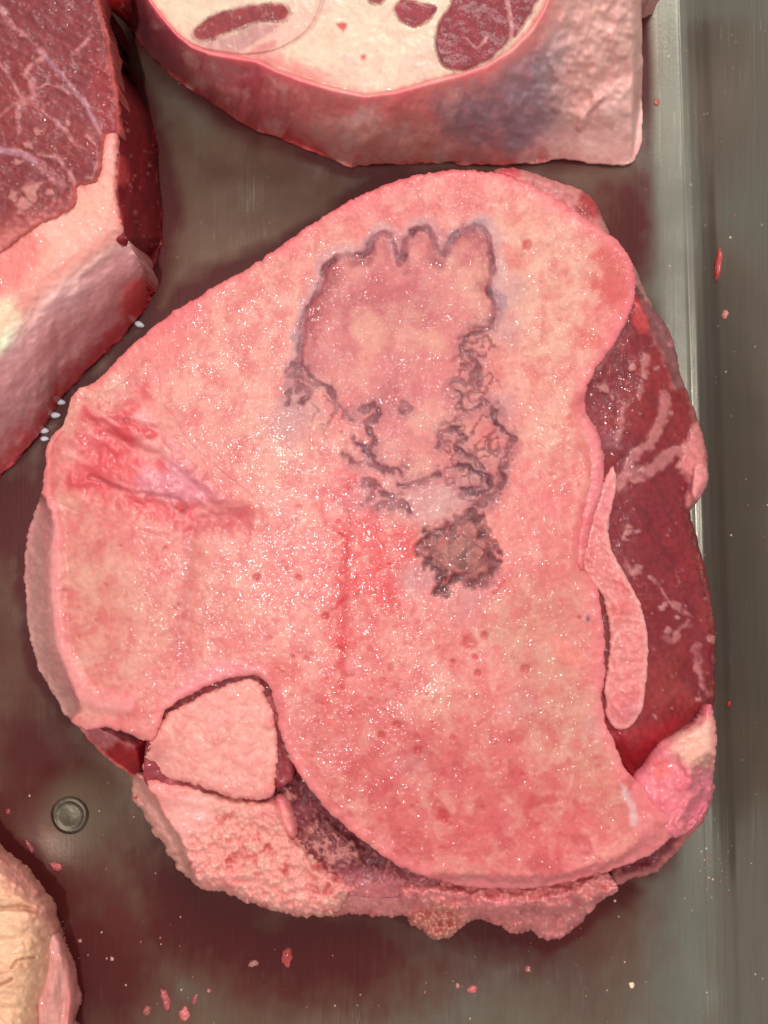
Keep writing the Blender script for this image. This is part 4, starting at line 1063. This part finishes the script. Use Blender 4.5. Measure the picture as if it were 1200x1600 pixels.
def paint_shank_side(U, V, d):
    fy = np.interp(U, *T_FACE_Y); sy = np.interp(U, *T_SIL_Y)
    t = np.clip((V - fy) / np.maximum(sy - fy, 20), 0, 1)
    a = fbm(U, V, 70, 341, 4); hi = fbm(U, V, 12, 342, 3); st = fbm(U * 1.6 + V * .4, V * .4, 26, 343, 3)
    col = fill(U, C(188, 112, 108))
    left = ss(560, 380, U)
    col = over(col, left, C(168, 78, 84), .75)
    col = over(col, left * ss(-.1, .5, st), C(140, 46, 56), .6)
    col = over(col, left * ss(.0, .6, -a), C(188, 112, 118), .5)
    col = over(col, ss(340, 240, U), C(126, 66, 78), .65)
    mid = ss(440, 520, U) * ss(760, 660, U)
    col = over(col, mid * ss(.2, .6, t), C(206, 148, 136), .6)
    col = over(col, mid * ss(.35, .0, t) * ss(-.3, .4, a), C(196, 84, 84), .6)
    grey = area(U, V, [(690, 160), (770, 125), (840, 80), (885, 60), (880, 190), (820, 235), (715, 222)], 34, 24, 40, 344)
    col = over(col, grey, C(128, 106, 112), .9)
    right = ss(830, 900, U)
    col = over(col, right, C(176, 130, 118), .8)
    col = over(col, right * ss(0, .5, a), C(150, 122, 116), .6)
    col = over(col, ss(850, 900, U) * ss(.72, .95, t), C(206, 146, 140), .5)
    col = over(col, right * ss(.2, .6, st), C(196, 112, 98), .45)
    col = over(col, ss(.80, 1.0, t + .15 * a) * ss(760, 500, U) * ss(-.5, .3, fbm(U, V, 30, 348, 2)), C(170, 38, 44), .7)
    col = over(col, ss(.93, 1.0, t), C(176, 56, 46), .45)
    for (x, y, r) in ((932, 15, 10), (925, 75, 5), (948, 112, 5), (983, 40, 4)):
        col = over(col, spot(U, V, x, y, r, r * .6, 1, r * .5), C(216, 150, 130), .8)
    nearf = ss(.16, .0, t + .12 * hi) * ss(-.5, .2, a)
    col = over(col, nearf, C(206, 88, 92), .6)
    n2 = fbm(U + .4 * V, V * .8 - .3 * U, 34, 345, 4, .6); n3 = fbm(U, V, 18, 346, 3)
    col = over(col, ss(.05, .5, n2) * ss(.05, .2, t), C(214, 156, 150), .55)
    col = over(col, ss(.1, .5, -n2) * ss(.05, .2, t), C(170, 82, 88), .35)
    col = over(col, ss(.15, .6, n3) * (1 - right), C(196, 92, 94), .4)
    col = over(col, grey, C(132, 110, 118), .6)
    col = over(col, right * ss(.0, .15, t), C(176, 142, 136), .5)
    col = np.clip(col * 1.75, 0, .85)  # side colour raised to stand in for light that hardly reaches it
    z = ZT * (1 - t ** 1.2) + .0010 - .0030 * ss(2, 16, fy - V) + (0.0030 * a + .0010 * st + .0005 * fbm(U, V, 30, 347, 3)) * ss(0, .25, t) * ss(1.05, .6, t) + .0001 * hi
    # right end is a hanging skin, rounder
    z = z - 0.008 * ss(.0, 1, t) * ss(985, 1004, U)
    wr = stroke(U, V, [(905, 200), (920, 170), (940, 150)], 3, 7, 3) + stroke(U, V, [(868, 170), (872, 130), (860, 90)], 3, 8, 3)
    z = z + .0012 * wr
    return np.maximum(z, .0008), col, np.clip(.5 + .2 * hi, 0, 1), fill(U, .22)[..., 0]
part("side_membrane", shank, SHANK_SIL,
     paint_shank_side, M_MEMB, 2.0, jag=2.0, jag_s=22, seed=19, rings=4)

def paint_shank_face(U, V, d):
    a = fbm(U, V, 60, 351, 3); hi = fbm(U, V, 9, 352, 3)
    col = fill(U, C(218, 190, 164))
    col = over(col, ss(-.2, .5, a), C(216, 172, 154), .7)
    col = over(col, ss(.0, .6, fbm(U + V, V - U, 34, 354, 4)), C(214, 160, 146), .4)
    col = over(col, ss(420, 300, U) * ss(30, 70, V), C(220, 140, 132), .45)
    col = over(col, area(U, V, [(300, 80), (440, 85), (520, 130), (480, 130), (420, 112), (330, 92)], 14, 10, 20), C(212, 104, 100), .75)
    col = over(col, (1 - ss(3, 16, d + 6 * hi)) * ss(560, 700, U), C(206, 92, 94), .6)
    col = over(col, (1 - ss(3, 20, d + 8 * hi)) * ss(440, 480, U) * ss(680, 640, U), C(216, 128, 112), .6)
    ring = stroke(U, V, [(232, 0), (262, 45), (300, 72), (350, 84), (400, 86), (440, 76), (480, 50), (500, 15), (505, -20)], 2, 3, 1)
    col = over(col, ring, C(206, 160, 148), .6)
    wash = area(U, V, [(380, 60), (470, 20), (495, 20), (470, 60), (420, 82), (385, 82)], 12, 6)
    col = over(col, wash, C(226, 164, 150), .5)
    feather = area(U, V, [(310, 66), (350, 58), (390, 40), (430, 38), (432, 46), (400, 66), (370, 82), (330, 76)], 5, 3, 10) 
    fs = fibres(U, V, 1.4, 353, 4, .12)
    col = over(col, feather, C(176, 112, 112), .75)
    col = over(col, feather * ss(-.1, .5, fs), C(208, 158, 152), .6)
    col = over(col, area(U, V, [(386, 82), (405, 70), (430, 62), (432, 74), (412, 86), (396, 90)], 4, 2), C(202, 118, 110), .75)
    col = over(col, spot(U, V, 568, 89, 6, 5, .8), C(200, 40, 44), .9)
    col = over(col, area(U, V, [(525, 37), (542, 37), (536, 50)], 3, 1), C(196, 62, 60), .9)
    col = over(col, spot(U, V, 510, 60, 20, 18), C(226, 170, 146), .4)
    z = ZT + .0008 + .0002 * a + .00005 * hi + edge_round(d, 12, .0014) - .0004 * ring
    return z, col, np.clip(.7 + .2 * hi, 0, 1), fill(U, .15)[..., 0]
part("tendon_face", shank, [(215, -60), (226, -20), (233, 2), (251, 26), (276, 56), (301, 76), (331, 87), (400, 98), (430, 113), (470, 128), (520, 143), (570, 153), (620, 147), (680, 130), (720, 120), (760, 106), (800, 81), (830, 51), (850, 19), (864, -20), (872, -60)],
     paint_shank_face, M_MEMB, 2.0, jag=1.5, jag_s=14, seed=20, zfloor=0.024, rings=3)

def red_patch(nm, poly, seed, c1, c2, streak=False):
    def pp(U, V, d):
        f = fibres(U, V, 1.2, seed, 8, .2); lo = fbm(U, V, 40, seed + 1, 3)
        fz, fc, fw, fg = paint_shank_face(U, V, np.full(U.shape, 90, np.float32))
        col = fill(U, c1)
        col = over(col, ss(-.1, .6, f), c2, .6)
        if streak:
            s = stroke(U, V, [(792, 0), (800, 40), (795, 70)], 2, 4, 2) + stroke(U, V, [(730, 60), (745, 75), (760, 60)], 1, 3, 2)
            s = np.clip(s + .8 * dots(U, V, 14, (690, 0, 830, 100), 1, 4, 3), 0, 1)
            col = over(col, s, C(206, 140, 136), .6)
        e = ss(0.5, 8, d + 3 * lo + 2 * f)
        col = fc + e[..., None] * (col - fc)
        z = fz - .00005 + .0003 * ss(0, 8, d)
        return z, col, np.clip(.65 + .2 * f, 0, 1), fill(U, .2)[..., 0]
    part(nm, shank, poly, pp, M_MUSCLE, 2.0, jag=1.2, jag_s=10, seed=seed, zfloor=ZT - .004, rings=2)
red_patch("muscle_patch", [(297, 56), (300, 40), (320, 26), (350, 12), (400, 3), (446, 1), (457, 14), (455, 28), (440, 38), (408, 38), (382, 46), (352, 58), (330, 66), (310, 68)], 361, C(140, 44, 46), C(120, 34, 40))
red_patch("muscle_patch", [(675, 66), (680, 40), (690, 20), (702, 0), (712, -58), (852, -58), (846, 0), (826, 35), (800, 66), (770, 95), (740, 108), (716, 115), (692, 106), (679, 86)], 365, C(132, 34, 42), C(116, 28, 36), True)
red_patch("muscle_patch", [(610, 8), (628, -4), (660, 0), (686, 10), (672, 35), (652, 45), (632, 41), (616, 27)], 369, C(146, 44, 52), C(124, 36, 44))
red_patch("muscle_patch", [(572, 4), (574, -14), (600, -20), (606, 0), (588, 11)], 373, C(146, 44, 52), C(124, 36, 44))

# ------------------------------------------------------------------ trimmed fat, bottom left
trim = thing("fat_trimming", "pale creamy fat trimming with a wrinkled face in the lower left corner", "meat", (40, 1500))
def paint_trim(U, V, d):
    a = fbm(U * .5, V, 50, 401, 4); hi = fbm(U, V, 10, 402, 3); f = fbm(U * .35 + V * .1, V, 22, 403, 3)
    col = fill(U, C(226, 176, 140))
    col = over(col, ss(0, .6, f), C(216, 150, 122), .6)
    col = over(col, ss(.1, .6, -a), C(232, 194, 156), .6)
    col = over(col, (1 - ss(10, 60, d + 10 * hi)) * ss(1480, 1440, V), C(208, 132, 122), .75)
    col = over(col, area(U, V, [(-10, 1320), (30, 1350), (70, 1400), (40, 1400), (0, 1370)], 14, 9), C(214, 138, 126), .6)
    cre = stroke(U, V, [(-10, 1542), (10, 1535), (18, 1530)], 1.5, 3) + stroke(U, V, [(18, 1512), (28, 1500), (55, 1496)], 1.2, 3) + stroke(U, V, [(0, 1420), (30, 1418), (60, 1425)], 2, 6, 3)
    cre = np.clip(cre, 0, 1)
    col = over(col, cre, C(168, 104, 80), .6)
    z = 0.0235 + .0014 * a + .0012 * f + .0005 * hi - .0010 * cre + edge_round(d, 70, .0215)
    return z, col, np.clip(.5 + .3 * hi, 0, 1), fill(U, .4)[..., 0]
part("fat_face", trim, TRIM_SIL,
     paint_trim, M_FAT, 2.0, jag=3, jag_s=10, seed=21, wall=C(206, 140, 124), inset=.004)
def paint_flank(U, V, d):
    a = fbm(U * 2, V * .4, 26, 411, 3); hi = fbm(U, V, 10, 412, 3)
    col = over(fill(U, C(208, 132, 124)), ss(-.1, .6, a), C(196, 112, 108), .7)
    col = over(col, ss(110, 90, U + 8 * a), C(214, 158, 146), .5)
    z = 0.0125 - .007 * ss(85, 130, U) + .0012 * a + .0002 * hi + edge_round(d, 16, .0045)
    z = z + .0014 * stroke(U, V, [(100, 1500), (112, 1560), (104, 1620)], 6, 10)
    return z, col, np.clip(.75 + .3 * hi, 0, 1), fill(U, .3)[..., 0]
part("fat_flank", trim, [(70, 1450), (90, 1456), (105, 1480), (118, 1506), (123, 1536), (129, 1562), (122, 1580), (118, 1596), (128, 1606), (124, 1660), (50, 1660), (50, 1540)],
     paint_flank, M_FAT, 2.0, jag=2, jag_s=12, seed=22, wall=C(190, 112, 106), inset=.002)

# ------------------------------------------------------------------ end of another cut, top
nub = thing("meat_offcut", "small bright red meat end poking in at the top edge between two cuts", "meat", (182, 0))
def paint_nub(U, V, d):
    a = fbm(U, V, 18, 421, 3); hi = fbm(U, V, 8, 422, 2)
    col = over(fill(U, C(178, 34, 40)), ss(0, .5, a), C(196, 70, 66), .6)
    z = .030 + .0008 * a + edge_round(d, 26, .012)
    return z, col, np.clip(.6 + .3 * hi, 0, 1), fill(U, .4)[..., 0]
part("red_flesh", nub, [(150, -60), (206, -60), (208, -14), (204, 4), (194, 12), (178, 15), (164, 10), (154, 0)], paint_nub, M_MUSCLE, 2.0, jag=1.5, jag_s=9, seed=23, inset=.004)

# ------------------------------------------------------------------ scraps on the steel
M_SCRAP = flesh_mat("scrap", sss=0.2, rough=(0.5, 0.2), bump=0.0001)
def surface_at(px, py):
    z = 0.0
    for _ in range(40):
        x, y = unproject(px, py, z)
        z = 0.6 * z + 0.4 * float(tray_z(x, y))
    return x, y, z

def scrap(px, py, L, Wd, ang, c, label, group=None, lumps=.35, seed=0, name="meat_crumb"):
    n_u, n_v = 18, 10
    r = np.random.RandomState(seed + 900)
    x, y, z = surface_at(px, py)
    sc = K * CAM_H
    a = np.linspace(0, 2 * math.pi, n_u, endpoint=False); h = np.linspace(0.02, math.pi / 2 + .5, n_v)
    A, Hh = np.meshgrid(a, h)
    R = 1 + lumps * fbm(np.cos(A) * 40 + 300 + seed * 77, np.sin(A) * 40 + Hh * 25, 22, seed, 3, .7)
    X = np.sin(Hh) * np.cos(A) * R * L * sc / 2; Y = np.sin(Hh) * np.sin(A) * R * Wd * sc / 2
    Z = np.cos(Hh) * min(L, Wd) * sc * .32 * (1 + .5 * fbm(X * 1e5, Y * 1e5, 30, seed + 3, 2))
    ca, sa = math.cos(ang), math.sin(ang)
    P = np.stack([X * ca - Y * sa, X * sa + Y * ca, Z], -1).reshape(-1, 3)
    s0 = float(tray_s(x, y))
    dz = (float(tray_z(x + 1e-4, y)) - float(tray_z(x - 1e-4, y))) / 2e-4
    th = math.atan(dz)
    ct, st = math.cos(th), math.sin(th)
    P = np.stack([P[:, 0] * ct - P[:, 2] * st, P[:, 1], P[:, 0] * st + P[:, 2] * ct], 1)
    idx = np.arange(n_u * n_v).reshape(n_v, n_u)
    q = np.stack([idx[:-1], idx[1:], np.roll(idx[1:], -1, 1), np.roll(idx[:-1], -1, 1)], -1).reshape(-1, 4)
    cc = np.zeros((len(P), 3), np.float32) + c
    cc *= (1 + .25 * r.uniform(-1, 1, (len(P), 1))).astype(np.float32)
    o = make_obj(name, P, q, M_SCRAP, None, {"Col": cc, "wet": np.full(len(P), .7, np.float32), "grain": np.full(len(P), .3, np.float32)})
    o.location = (x, y, z)
    o["label"] = label; o["category"] = "meat crumb"
    if group:
        o["group"] = group
    return o

PK = C(206, 116, 108); RD = C(170, 48, 48); TN = C(214, 168, 138); DP = C(150, 66, 66)
G = "crumbs of meat scattered on the tray"
scrap(88, 1354, 22, 12, -.5, C(176, 82, 82), "knobbly pink crumb just below the rivet", G, .7, 1)
scrap(46, 1322, 9, 20, .4, C(140, 66, 66), "narrow pink crumb between the rivet and the fat trimming", G, .7, 2)
scrap(13, 1268, 8, 9, 0, C(150, 66, 66), "tiny pink crumb left of the rivet, at the left edge", G, .4, 3)
scrap(447, 1495, 18, 30, .1, C(176, 70, 70), "largest pink crumb below the granular fat", G, .6, 4)
scrap(396, 1506, 14, 10, .5, C(180, 120, 112), "pale crumb left of the largest crumb below the fat", G, .6, 5)
scrap(258, 1562, 14, 34, .3, C(170, 84, 84), "long pink shred near the bottom edge", G, .6, 6)
scrap(288, 1584, 15, 22, -.3, C(206, 112, 108), "bright pink crumb nearest the bottom edge", G, .4, 7)
scrap(230, 1578, 12, 16, -.5, C(156, 84, 80), "small dull crumb left of the long pink shred", G, .6, 8)
scrap(304, 1562, 8, 18, -.4, C(150, 80, 76), "thin crumb right of the long pink shred", G, .6, 9)
scrap(326, 1548, 6, 6, 0, C(196, 110, 104), "pinhead crumb right of the long pink shred", G, .4, 10)
scrap(738, 1546, 16, 12, .3, C(200, 104, 100), "bright pink crumb below the fat fringe", G, .5, 11)
scrap(715, 1540, 6, 8, 0, C(190, 130, 118), "tiny crumb left of the bright crumb below the fringe", G, .4, 12)
scrap(825, 1514, 9, 10, 0, C(180, 112, 104), "lone small crumb below the fringe's right half", G, .5, 13)
scrap(987, 1539, 8, 10, .3, C(240, 214, 176), "cream fat speck alone on the steel at lower right", G, .3, 14)
scrap(1122, 414, 11, 46, -.1, C(170, 60, 56), "long red smear on the tray wall at the right", G, .5, 15)
scrap(1133, 491, 10, 14, -.4, C(196, 130, 118), "pale pink crumb on the tray wall below the red smear", G, .4, 16)
scrap(1138, 1100, 7, 9, 0, C(176, 40, 34), "tiny bright red crumb on the tray wall beside the muscle", G, .4, 17)
scrap(1026, 160, 8, 12, 0, C(176, 96, 84), "small crumb beside the shank slice on the steel", G, .4, 18)
scrap(125, 1480 - 10, 6, 6, 0, C(180, 120, 110), "tiny crumb right of the fat trimming", G, .4, 19)
scrap(175, 1498, 6, 7, 0, C(206, 150, 132), "pale pinhead crumb between the trimming and the red pool", G, .4, 20)
scrap(285, 128, 10, 8, 0, C(150, 60, 50), "dark crumb under the shank slice's left side", G, .4, 21)

# dry flecks too small to pick apart
def flecks():
    r = np.random.RandomState(77)
    Vv = []; Ff = []; Cc = []
    spots = [(r.uniform(930, 1015), r.uniform(1300, 1600), 60)]
    pts = []
    for (cx, cy, sx, sy, n) in ((1130, 1365, 28, 22, 22), (1060, 1330, 40, 30, 6), (700, 1540, 260, 50, 60), (200, 1420, 110, 110, 26), (1150, 300, 40, 260, 5), (1150, 700, 34, 200, 3), (940, 1500, 60, 80, 20), (1140, 200, 26, 130, 5), (1180, 780, 15, 30, 6)):
        for _ in range(n):
            pts.append((cx + r.normal() * sx, cy + r.normal() * sy))
    for (px, py) in pts:
        if px > 1230:
            continue
        x, y, z = surface_at(px, py)
        s = r.uniform(.6, 2.0) * K * CAM_H * (1 if r.rand() > .12 else 1.5)
        a = r.uniform(0, 6.3); k = r.uniform(.4, 1)
        b0 = len(Vv)
        for j in range(5):
            t = a + j * 2 * math.pi / 5
            Vv.append((x + s * math.cos(t) * k, y + s * math.sin(t), float(tray_z(x + s * math.cos(t) * k, y + s * math.sin(t))) - 2e-5))
        Vv.append((x - (2e-4 if z > .003 else 0) * .6, y, z + s * .5))
        c = C(212, 176, 150) if r.rand() > .4 else C(170, 96, 88)
        Cc += [c] * 6
        for j in range(5):
            Ff.append((b0 + j, b0 + (j + 1) % 5, b0 + 5))
    n = len(Vv)
    o = make_obj("meat_dust", Vv, Ff, M_SCRAP, None, {"Col": np.array(Cc, np.float32), "wet": np.full(n, .3, np.float32), "grain": np.zeros(n, np.float32)})
    o["kind"] = "stuff"
    o["label"] = "fine pale specks of fat and sawdust strewn over the steel"; o["category"] = "specks"
flecks()

# ------------------------------------------------------------------ drops in the gap at the left
def drop_mat():
    m, N, L, p = new_mat("white_drop")
    p.inputs['Base Color'].default_value = (0.9, 0.93, 1.0, 1)  # milky white base colour stands in for the bright glints
    p.inputs['Roughness'].default_value = 0.03
    p.inputs['Transmission Weight'].default_value = 0.2
    p.inputs['IOR'].default_value = 1.34
    n = N.new('ShaderNodeTexNoise'); n.inputs['Scale'].default_value = 900
    bp = N.new('ShaderNodeBump'); bp.inputs['Distance'].default_value = 2e-5; bp.inputs['Strength'].default_value = .3
    L.new(n.outputs['Fac'], bp.inputs['Height']); L.new(bp.outputs['Normal'], p.inputs['Normal'])
    return m
M_DROP = drop_mat()
def droplet(px, py, r, label, ang):
    z0 = 0.0022
    x, y = unproject(px, py, z0)
    s = K * CAM_H * r
    n_u, n_v = 20, 10
    Vv = []; Ff = []
    for i in range(n_v + 1):
        h = math.pi * i / n_v
        for k in range(n_u):
            a = 2 * math.pi * k / n_u
            R = math.sin(h) * (1 + .35 * max(0, math.cos(a)) ** 6)
            lx, ly = R * math.cos(a) * s * 1.15, R * math.sin(a) * s * .8
            Vv.append((lx * math.cos(ang) - ly * math.sin(ang), lx * math.sin(ang) + ly * math.cos(ang), math.cos(h) * s * .8))
    for i in range(n_v):
        for k in range(n_u):
            Ff.append((i * n_u + k, (i + 1) * n_u + k, (i + 1) * n_u + (k + 1) % n_u, i * n_u + (k + 1) % n_u))
    o = make_obj("water_drop", Vv, Ff, M_DROP)
    o.location = (x, y, z0 - 0.0022 + s * .8)
    o["label"] = label; o["category"] = "drop"; o["group"] = "bright drops beside the left steak"
droplet(215, 505, 6, "glinting drop highest up beside the left steak", -.4)
droplet(91, 627, 6, "glinting drop second from the top in the dark gap", -.2)
droplet(83, 648, 6, "glinting drop third from the top in the dark gap", 0)
droplet(65, 672, 6, "glinting drop fourth from the top in the dark gap", -.1)
droplet(66, 685, 5.0, "faint lowest drop in the dark gap", 0)
